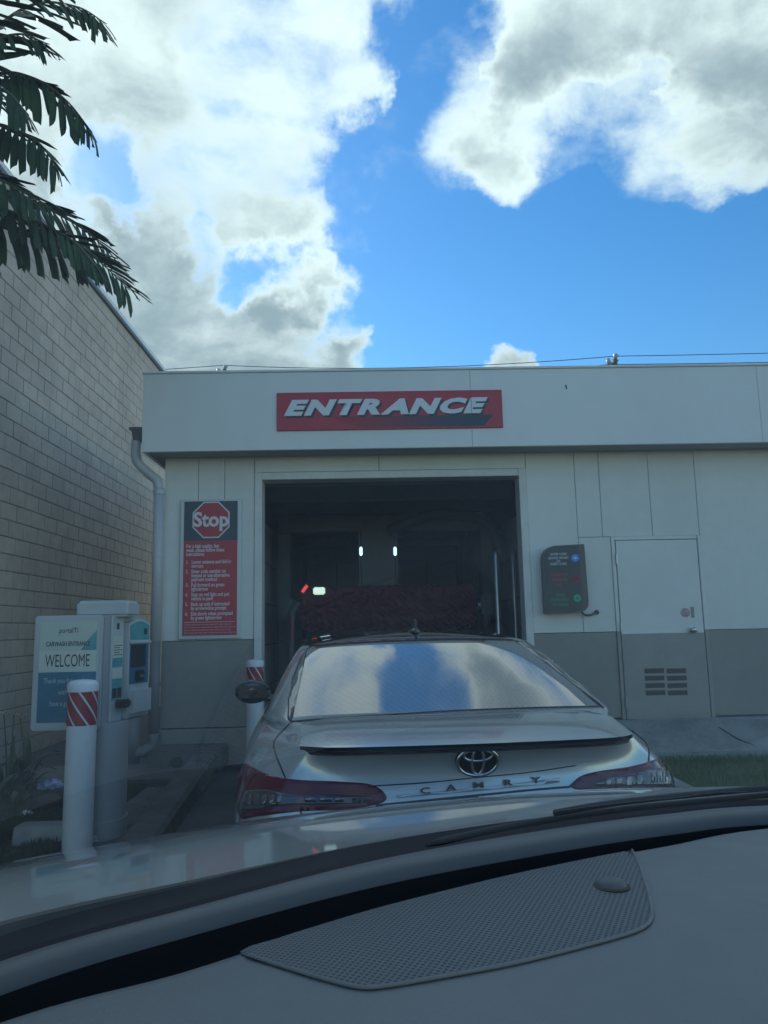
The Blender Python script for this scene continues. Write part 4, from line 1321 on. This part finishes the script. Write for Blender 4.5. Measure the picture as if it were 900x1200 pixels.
# wheels, bumper details
for s in (-1, 1):
    for y in (1.05, 3.87):
        wm = Matrix.Translation((s * .82, y, .335)) @ Matrix.Rotation(R(90) * s, 4, 'Y')
        q = bm_new(); lathe(q, [(.25, -.11), (.32, -.105), (.335, -.08), (.335, .08), (.32, .105), (.25, .11)], 32, wm); wh = link('wheel', q, 'tyre', car, True, False, 40)
        q = bm_new(); lathe(q, [(.24, .085), (.235, .105), (.20, .095), (.06, .088), (.05, .108), (.01, .11)], 32, wm); link('rim', q, 'steel', wh, True, False, 40)
        q = bm_new()
        for t in range(25):
            an2 = math.pi * t / 24
        loft(q, [[Vector((s * (.925 if rr_ > .34 else .90), y + rr_ * math.cos(math.pi * t / 24), .335 + rr_ * math.sin(math.pi * t / 24))) for t in range(25)] for rr_ in (.33, .37, .40)])
        link('arch_trim', q, 'car_trim', car, True, False)
box_ = bm_new(); bx(box_, (-.26, -.004, .40), (.26, .012, .53), .004); link('number_plate_recess', box_, 'car_trim', car, False, False)
box_ = bm_new(); bx(box_, (-.55, .03, .22), (.55, .10, .33), .02, 2); link('rear_valance', box_, 'car_trim', car, False, False)
for s in (-1, 1):
    q = bm_new(); tube(q, [(s * .55, .02, .30), (s * .55, .2, .30)], .045, 14); link('exhaust_tip', q, 'chrome', car, True, False)

# ================================================================== OWN CAR (viewer sits in it)
OH = Vector((-math.sin(R(17)), math.cos(R(17)), 0))        # its heading
OS = Vector((OH.y, -OH.x, 0))                              # its right
own = thing('viewer_car', 'grey car with dark dashboard, bonnet and windscreen seen from its driver seat', 'car', tuple(Vector((.35, .2, 0))), R(17))
N_ = 48


def curve_at(pix, z, ext=(.25, .35)):
    pts = [PZ(px, py, z) for px, py in pix]
    d0 = (pts[0] - pts[1]).normalized(); d1 = (pts[-1] - pts[-2]).normalized()
    l = pts[0] + (d0 - OH * .30).normalized() * ext[0]
    r_ = pts[-1] + (d1 - OH * .25).normalized() * ext[1]
    return crom([l] + pts + [r_], N_)


hood_f = [(0, 1012), (150, 985), (280, 962), (420, 944), (560, 933), (700, 926), (900, 921)]
hood_b = [(0, 1080), (225, 1030), (450, 982), (650, 953), (780, 941), (900, 934)]
lip_f = [(0, 1125), (225, 1062), (450, 1005), (650, 970), (780, 953), (900, 943)]
lip_b = [(0, 1146), (225, 1079), (450, 1022), (650, 986), (780, 967), (900, 955)]
dsh_f = [(0, 1197), (225, 1135), (450, 1062), (650, 1015), (780, 991), (900, 970)]
ZD = 1.20
hf = curve_at(hood_f, 1.045); hb = curve_at(hood_b, 1.165)
lf = curve_at(lip_f, ZD); lb = curve_at(lip_b, ZD); df = curve_at(dsh_f, ZD - .002)
up3 = Vector((0, 0, 1))
# bonnet: gently crowned panel that rolls over at the nose
cs = []
for t in (0, .12, .25, .4, .55, .7, .82, .92, 1.0):
    row = []
    for i in range(N_):
        p = hb[i].lerp(hf[i], t)
        p.z += .017 * (1 - .75 * max(0, (i / N_ - .6) / .4)) * math.sin(math.pi * min(1, t * 1.02)) - .006 * math.exp(-((i / N_ - .55) / .2) ** 2)
        row.append(p)
    cs.append(row)
for dn, fw in ((.03, .055), (.09, .085), (.2, .10), (.45, .11), (.75, .05)):
    cs.append([p + OH * fw - up3 * dn for p in hf])
q = bm_new(); loft(q, cs); bmesh.ops.recalc_face_normals(q, faces=q.faces)
bon = link('bonnet', q, 'own_paint', own, True)
if sum(p.normal.z for p in bon.data.polygons) < 0: bon.data.flip_normals()
# cowl: black trough and glass border between bonnet and dashboard
cs = [[p + up3 * -.004 for p in hb], [p - OH * .03 - up3 * .035 for p in hb], [p + OH * .05 - up3 * .03 for p in lf], [p + OH * .012 + up3 * -.012 for p in lf]]
q = bm_new(); loft(q, cs); link('cowl', q, 'cabin_black', own, True)
# dashboard: front lip, defroster channel, main pad
cs = [[p + OH * .012 - up3 * .014 for p in lf], [p + up3 * -.001 for p in lf], [p.lerp(b_, .5) + up3 * .004 for p, b_ in zip(lf, lb)], [p for p in lb], [p - OH * .004 - up3 * .012 for p in lb]]
dsh = bm_new(); loft(dsh, cs)
cs = []
for back, dz in ((-.004, -.012), (0, -.001), (.02, .004), (.08, .006), (.2, .002), (.32, -.012), (.42, -.04), (.46, -.09), (.47, -.25)):
    cs.append([p - OH * back + up3 * dz for p in df])
pad = bm_new(); loft(pad, cs)
dash = link('dashboard', pad, 'dash', own, True)
if sum(p.normal.z for p in dash.data.polygons) < 0: dash.data.flip_normals()
link('dash_lip', dsh, 'dash_lip', dash, True)
cs = [[p - OH * .004 - up3 * .012 for p in lb], [p - up3 * .075 for p in lb], [p - up3 * .075 for p in df], [p + OH * .004 - up3 * .013 for p in df]]
q = bm_new(); loft(q, cs); link('defroster_channel', q, 'cabin_black', dash, True)
bmd = bm_new(); bmd.from_mesh(dash.data); dbvh = BVHTree.FromBMesh(bmd)


def dhit(px, py, lift):
    d_ = ray(px, py)
    loc, nor, i_, ds_ = dbvh.ray_cast(EYE, d_)
    if loc is None: loc, nor = PZ(px, py, ZD), up3
    return loc + up3 * lift


# speaker grille
outl = [(741, 998), (750, 1018), (760, 1050), (764, 1075), (757, 1087), (735, 1097), (670, 1115), (600, 1132), (520, 1147), (455, 1158), (425, 1160), (395, 1154), (340, 1138), (283, 1119),
        (330, 1101), (400, 1079), (450, 1064.5), (520, 1046.5), (600, 1027), (680, 1010)]
pts = [Vector((p.x, p.y)) for p in crom([(x, y, 0) for x, y in outl + outl[:1]], 120)][:-1]
vin = list(pts); n = len(pts)
for gx in range(290, 765, 14):
    for gy in range(1000, 1160, 10): vin.append(Vector((gx, gy)))
vo, eo, fo, _, _, _ = delaunay_2d_cdt(vin, [(i, (i + 1) % n) for i in range(n)], [list(range(n))], 1, 1e-4)
q = bm_new(); vs = [q.verts.new(dhit(p.x, p.y, .0022)) for p in vo]
for f in fo:
    q.faces.new([vs[i] for i in f])
for v in [v for v in q.verts if not v.link_faces]: q.verts.remove(v)
gr = link('speaker_grille', q, 'grille', dash, True)
if sum(p.normal.z for p in gr.data.polygons) < 0: gr.data.flip_normals()
ed = crom([(x, y, 0) for x, y in outl[:14]], 60)
q = bm_new(); tube(q, [dhit(p.x, p.y, .0018) for p in ed], .0016, 8); link('grille_border', q, 'dash', dash, True)
sp_ = dhit(717, 1041, .002)
q = bm_new(); bmesh.ops.create_uvsphere(q, u_segments=24, v_segments=12, radius=1, matrix=Matrix.Translation(sp_) @ Matrix.Rotation(R(8), 4, 'Z') @ Matrix.Diagonal((.0155, .0155, .0085, 1)))
link('light_sensor', q, 'dash_lip', dash, True)
q = bm_new(); lathe(q, [(.0185, -.002), (.0185, .0006), (.0165, .0014)], 28, Matrix.Translation(sp_)); link('sensor_ring', q, 'rubber', dash, True, angle=40)
# windscreen
RAKE = R(28)
base = [p + OH * .03 + up3 * -.006 for p in lf]
cs = []
for t in (0, .2, .4, .6, .8, 1.0):
    row = []
    for i, p in enumerate(base):
        s_ = i / (N_ - 1) - .5
        row.append(p - OH * (1.02 * t) * math.cos(0) + up3 * (1.02 * math.tan(RAKE) * t + .02 * math.sin(math.pi * t)) - OS * (s_ * .30 * t))
    cs.append(row)
q = bm_new(); loft(q, cs); ws = link('windscreen', q, 'windshield_glass', own, True)
# pillars and roof of the own car
for i_ in (0, N_ - 1):
    q = bm_new(); tube(q, [row[i_] for row in cs], .05, 8); link('windscreen_pillar', q, 'cabin_black', own, True)
top = cs[-1]
q = bm_new(); loft(q, [[p + up3 * .03 for p in top], [p - OH * .25 + up3 * .07 for p in top], [p - OH * 1.3 + up3 * .09 for p in top], [p - OH * 1.3 + up3 * .05 for p in top], [p - OH * .25 + up3 * .03 for p in top], [p + up3 * -.005 for p in top], [p + up3 * .03 for p in top]])
link('roof', q, 'own_paint', own, True)
# wipers lying on the cowl
wb = [PZ(px, py, 1.185) for px, py in ((500, 990), (580, 972), (660, 958), (740, 947), (830, 938), (905, 931), (960, 927))]
q = bm_new(); tube(q, crom(wb, 30), [.003] + [.005] * 28 + [.003], 6); wp = link('wiper', q, 'rubber', own, True)
q = bm_new(); tube(q, crom([p + up3 * .012 for p in [PZ(650, 963, 1.185), PZ(700, 954, 1.19), PZ(760, 946, 1.19), PZ(860, 936, 1.19), PZ(960, 928, 1.19)]], 20), .005, 6); link('wiper_arm', q, 'cabin_black', wp, True)

# ================================================================== PALM
pc = PY(-70, 130, 7.0)
pt_ = thing('palm_tree', 'dark green palm with ragged drooping fronds in front of the block wall', 'palm tree', (pc.x, 7.0, 0))
q = bm_new(); tube(q, crom([(pc.x - .1, 7.0, -.1), (pc.x - .08, 7.02, 1.5), (pc.x - .03, 7.0, 3.2), (pc.x, 7.0, pc.z - .55)], 24), [.15 - .045 * (i / 23) + (.004 if i % 2 else 0) for i in range(24)], 14)
link('trunk', q, 'palm_trunk', pt_, True)
q = bm_new(); tube(q, [(pc.x, 7.0, pc.z - .6), (pc.x, 7.0, pc.z - .2), (pc.x, 7.0, pc.z + .25)], [.11, .10, .05], 12); link('crownshaft', q, 'palm_rachis', pt_, True)


def leaflet_mesh(L, w, droop, ragged):
    """one pleated leaflet along +X, hanging in -Z, with a torn blunt end"""
    q = bm_new()
    n_ = 6
    prev = None
    for i in range(n_ + 1):
        t = i / n_
        ww = w * (0.25 + 0.75 * min(1, t * 3.2)) * (1.0 if t < .8 else 1 - (t - .8) * 1.4)
        x = L * (t - .12 * droop * t * t); z = -L * droop * t * t * .55
        tip = (random.uniform(-.10, .10) * L * ragged) if i == n_ else 0
        a_ = q.verts.new((x + tip, -ww / 2, z - .18 * ww)); m_ = q.verts.new((x + (random.uniform(-.14, .06) * L * ragged if i == n_ else 0), 0, z + .05 * ww)); c_ = q.verts.new((x - tip, ww / 2, z - .18 * ww))
        if prev:
            q.faces.new((prev[0], prev[1], m_, a_)); q.faces.new((prev[1], prev[2], c_, m_))
        prev = (a_, m_, c_)
    me_ = bpy.data.meshes.new('leaflet'); q.to_mesh(me_); q.free()
    me_.materials.append(MATS['palm_leaf']); me_.shade_smooth()
    return me_


LEAF = [leaflet_mesh(1.0, random.uniform(.12, .18), random.uniform(.1, .6), 1.0) for _ in range(10)]


def frond(pixpts, Ypts, nl, Lmax, hang, roll=35):
    pts = [PY(px, py, Y) for (px, py), Y in zip(pixpts, Ypts)]
    cv = crom(pts, 40)
    q = bm_new(); tube(q, cv, [.022 - .018 * i / 39 for i in range(40)], 6)
    fr_ = link('frond', q, 'palm_rachis', pt_, True)
    mi_ = parent_world(fr_).inverted()
    for k in range(nl):
        for side in (-1, 1):
            t = .10 + .90 * (k + random.uniform(-.2, .2)) / nl
            t = min(.995, max(0.02, t))
            f_ = t * 39; i = min(int(f_), 38)
            p = cv[i].lerp(cv[i + 1], f_ - i)
            tg = (cv[i + 1] - cv[i]).normalized()
            lat = tg.cross(up3).normalized() * side
            lat = (lat * math.cos(R(roll)) + tg.cross(lat) * math.sin(R(roll))).normalized()
            ang = R(56 - 34 * t + random.uniform(-9, 9))
            d = (tg * math.cos(ang) + lat * math.sin(ang) * .8 - up3 * (hang * (.45 + .75 * math.sin(ang)) + random.uniform(-.12, .12))).normalized()
            L = Lmax * (.55 + .45 * math.sin(math.pi * min(1, .25 + .75 * t))) * random.uniform(.85, 1.12)
            nn = lat.cross(tg) if side > 0 else tg.cross(lat)
            zax = (up3 - d * up3.dot(d))
            zax = (zax.normalized() + lat * .35 * side * random.uniform(-.6, 1)).normalized()
            yax = zax.cross(d).normalized(); zax = d.cross(yax)
            o_ = bpy.data.objects.new('leaflet', random.choice(LEAF)); COL.objects.link(o_)
            o_.parent = fr_; o_.matrix_parent_inverse = mi_
            o_.matrix_basis = Matrix(((d.x, yax.x, zax.x, p.x), (d.y, yax.y, zax.y, p.y), (d.z, yax.z, zax.z, p.z), (0, 0, 0, 1))) @ Matrix.Diagonal((L, L, L, 1))


cy = 7.0
frond([(-60, 120), (-10, 40), (40, 5), (90, 8), (125, 28)], [7.0, 6.9, 6.8, 6.7, 6.65], 17, .50, .45, 35)
frond([(-60, 130), (-5, 88), (40, 92), (78, 118), (108, 155)], [7.0, 6.9, 6.8, 6.75, 6.7], 18, .50, .40, 45)
frond([(-60, 150), (-10, 145), (25, 155), (50, 172), (68, 200)], [7.0, 6.75, 6.55, 6.45, 6.4], 15, .44, .4, 45)
frond([(-60, 215), (0, 264), (60, 280), (110, 302), (152, 340)], [7.0, 6.95, 6.9, 6.85, 6.8], 28, .50, .10, 60)
frond([(-60, 200), (-10, 222), (45, 240), (92, 264), (130, 296)], [7.1, 7.15, 7.2, 7.2, 7.2], 24, .46, .08, 50)
frond([(-60, 110), (-40, 40), (-10, -5), (30, -25), (70, -28)], [7.0, 6.6, 6.4, 6.3, 6.25], 12, .50, .6, 30)
frond([(-80, 220), (-50, 260), (-25, 285), (-8, 300)], [7.0, 6.6, 6.4, 6.3], 9, .38, .8)
frond([(-60, 130), (-30, 100), (5, 105), (34, 135)], [7.0, 6.5, 6.2, 6.0], 12, .46, .6, 30)
frond([(-60, 200), (-15, 236), (40, 258), (85, 282), (112, 312)], [7.0, 6.8, 6.7, 6.65, 6.6], 22, .44, .3, 40)
frond([(-60, 130), (-20, 60), (20, 40), (58, 52)], [7.0, 6.7, 6.5, 6.4], 13, .46, .4, 40)
frond([(-60, 180), (-25, 200), (20, 220), (62, 246)], [7.0, 6.7, 6.5, 6.4], 16, .44, .12, 50)

# ================================================================== GROUND COVER, PLANTS, LITTER
def blades(name, n, region, hmin, hmax, w, m, label, z0=0.0, keep=None):
    vs, fs = [], []
    for i in range(n):
        x = random.uniform(region[0], region[1]); y = random.uniform(region[2], region[3])
        if keep and not keep(x, y): continue
        h_ = random.uniform(hmin, hmax); a_ = random.uniform(0, 2 * math.pi)
        dx, dy = math.cos(a_) * w, math.sin(a_) * w
        lx, ly = random.gauss(0, .35) * h_, random.gauss(0, .35) * h_
        b0 = len(vs)
        vs += [(x - dx, y - dy, z0), (x + dx, y + dy, z0), (x + lx * .5 + dx * .7, y + ly * .5 + dy * .7, z0 + h_ * .6), (x + lx * .5 - dx * .7, y + ly * .5 - dy * .7, z0 + h_ * .6), (x + lx, y + ly, z0 + h_)]
        fs += [(b0, b0 + 1, b0 + 2, b0 + 3), (b0 + 3, b0 + 2, b0 + 4)]
    me_ = bpy.data.meshes.new(name); me_.from_pydata(vs, [], fs); me_.update()
    return tag(link(name, me_, m), label, 'grass', kind='stuff')


blades('grass', 60000, (2.73, 8.5, 4.6, 8.40), .03, .085, .004, 'grass', 'green lawn strip in front of the concrete plinth', .02)
blades('grass', 42000, (-4.25, -2.12, 4.0, 7.60), .02, .075, .005, 'grass_dry', 'sparse dull grass in the bed below the block wall', .03,
       lambda x, y: mnoise.noise(Vector((x * 1.4, y * 1.4, 0))) > -.4)
# leaf litter and pebbles
q = bm_new()
for i in range(420):
    x, y = random.uniform(-4.2, -1.8), random.uniform(4.3, 7.55)
    s = random.uniform(.008, .03)
    bmesh.ops.create_cone(q, cap_ends=True, segments=5, radius1=s, radius2=s * .5, depth=s * .5, matrix=Matrix.Translation((x, y, .05)) @ Matrix.Rotation(random.random() * 6, 4, 'Z') @ Matrix.Rotation(random.uniform(-.5, .5), 4, 'X'))
tag(link('gravel', q, 'concrete_old'), 'pale gravel and litter strewn over the planting bed', 'gravel', kind='stuff')


def strap_plant(px, py, Y, n, h_, label, flowers=0):
    b0 = PY(px, py, Y); b0.z = .03
    t = thing('strap_leaf_plant', label, 'plant', b0, 0, 'strap leaf plants by the block wall')
    for i in range(n):
        a_ = random.uniform(0, 2 * math.pi); L = h_ * random.uniform(.6, 1.1); out = random.uniform(.2, .75)
        q = bm_new(); prev = None
        for k in range(9):
            u_ = k / 8
            rr_ = L * out * u_; z = L * (u_ * 1.05 - out * 1.0 * u_ ** 2.4)
            w_ = .024 * math.sin(math.pi * min(1, .12 + .88 * u_)) + .003
            c_ = Vector((math.cos(a_) * rr_, math.sin(a_) * rr_, max(.01, z))); sd_ = Vector((-math.sin(a_), math.cos(a_), 0)) * w_
            v0 = q.verts.new(c_ - sd_); v1 = q.verts.new(c_ + Vector((0, 0, -.008))); v2 = q.verts.new(c_ + sd_)
            if prev: q.faces.new((prev[0], prev[1], v1, v0)); q.faces.new((prev[1], prev[2], v2, v1))
            prev = (v0, v1, v2)
        link('leaf', q, 'strap_leaf', t, True, False)
    for i in range(flowers):
        a_ = random.uniform(0, 6.28)
        tipp = Vector((math.cos(a_) * .12, math.sin(a_) * .12, h_ * random.uniform(.95, 1.12)))
        q = bm_new(); tube(q, [(0, 0, 0), tipp * .6 + Vector((0, 0, .05)), tipp], .006, 5); sm = link('flower_stem', q, 'strap_leaf', t, True, False)
        q = bm_new()
        for k in range(7):
            a2 = 2 * math.pi * k / 7
            d = Vector((math.cos(a2), math.sin(a2), random.uniform(.1, .7))) * .075
            sd_ = Vector((-math.sin(a2), math.cos(a2), 0)) * .009
            vs = [q.verts.new(tipp), q.verts.new(tipp + d * .5 + sd_), q.verts.new(tipp + d), q.verts.new(tipp + d * .5 - sd_)]
            q.faces.new(vs)
        link('flower', q, 'flower', sm, False, False)


strap_plant(12, 885, 7.0, 24, .72, 'large strap leaf clump with pale flowers between block wall and kiosk', 2)
strap_plant(34, 872, 7.45, 18, .62, 'strap leaf clump tucked close behind the kiosk sign panel', 1)
strap_plant(-18, 905, 6.6, 18, .6, 'strap leaf clump at the edge of the bed away from the bay', 1)
strap_plant(22, 898, 6.7, 12, .30, 'small low strap leaf tuft in front of the flowering clump', 0)
# garden hose
q = bm_new(); tube(q, crom([PZ(-30, 950, .05), PZ(20, 932, .05), PZ(60, 915, .05), PZ(100, 903, .05), PZ(150, 911, .05), PZ(200, 914, .06), PZ(238, 912, .06)], 40), .014, 7)
tag(link('garden_hose', q, 'hose', None, True), 'thin black hose curving across the bed behind the kiosk', 'hose')


def lump(name, px, py, sz, m, label, cat, z=.03, seed=1, amp=.25):
    c_ = PZ(px, py, z)
    q = bm_new(); bmesh.ops.create_icosphere(q, subdivisions=4, radius=1.0)
    for v in q.verts:
        n_ = 1 + amp * mnoise.noise(v.co * 1.7 + Vector((seed, 0, 0))) + amp * .6 * abs(mnoise.noise(v.co * 4.1 + Vector((0, seed, 0))))
        v.co = v.co * n_
        if v.co.z < -.55: v.co.z = -.55
        v.co = Vector((v.co.x * sz[0], v.co.y * sz[1], (v.co.z + .55) * sz[2]))
    bmesh.ops.translate(q, verts=q.verts, vec=c_)
    return tag(link(name, q, m, None, True), label, cat)


lump('litter_bag', 53, 951, (.135, .12, .085), 'bag_brown', 'crumpled brown paper bag lying beside the white bollard', 'bag', seed=3)
bgp = PZ(53, 951, .03)
lb_ = lump('plastic_bag', 58, 938, (.10, .07, .05), 'bag_blue', 'crumpled blue and white plastic bag on the brown bag', 'bag', seed=8, amp=.5)
lb_.location.z = .10
lump('paper_scrap', 31, 958, (.045, .03, .03), 'paper', 'small crumpled white paper scrap in the bed', 'litter', seed=5, amp=.6)
lump('paper_cup', 111, 986, (.035, .03, .03), 'paper', 'small white crushed cup at the kiosk foot', 'litter', z=.045, seed=6, amp=.4)
a = PZ(12, 992, .03); b2 = PZ(70, 988, .03)
q = bm_new(); prism(q, [(a.x, a.y, .02), (a.x, a.y + .22, .02), (a.x, a.y + .20, .15), (a.x, a.y + .03, .15)], (b2.x - a.x + .05, 0, 0))
wstop = link('concrete_block', q, 'concrete'); tag(wstop, 'short grey concrete kerb block beside the white bollard', 'block')
bv = wstop.modifiers.new('b', 'BEVEL'); bv.width = .012; bv.segments = 2
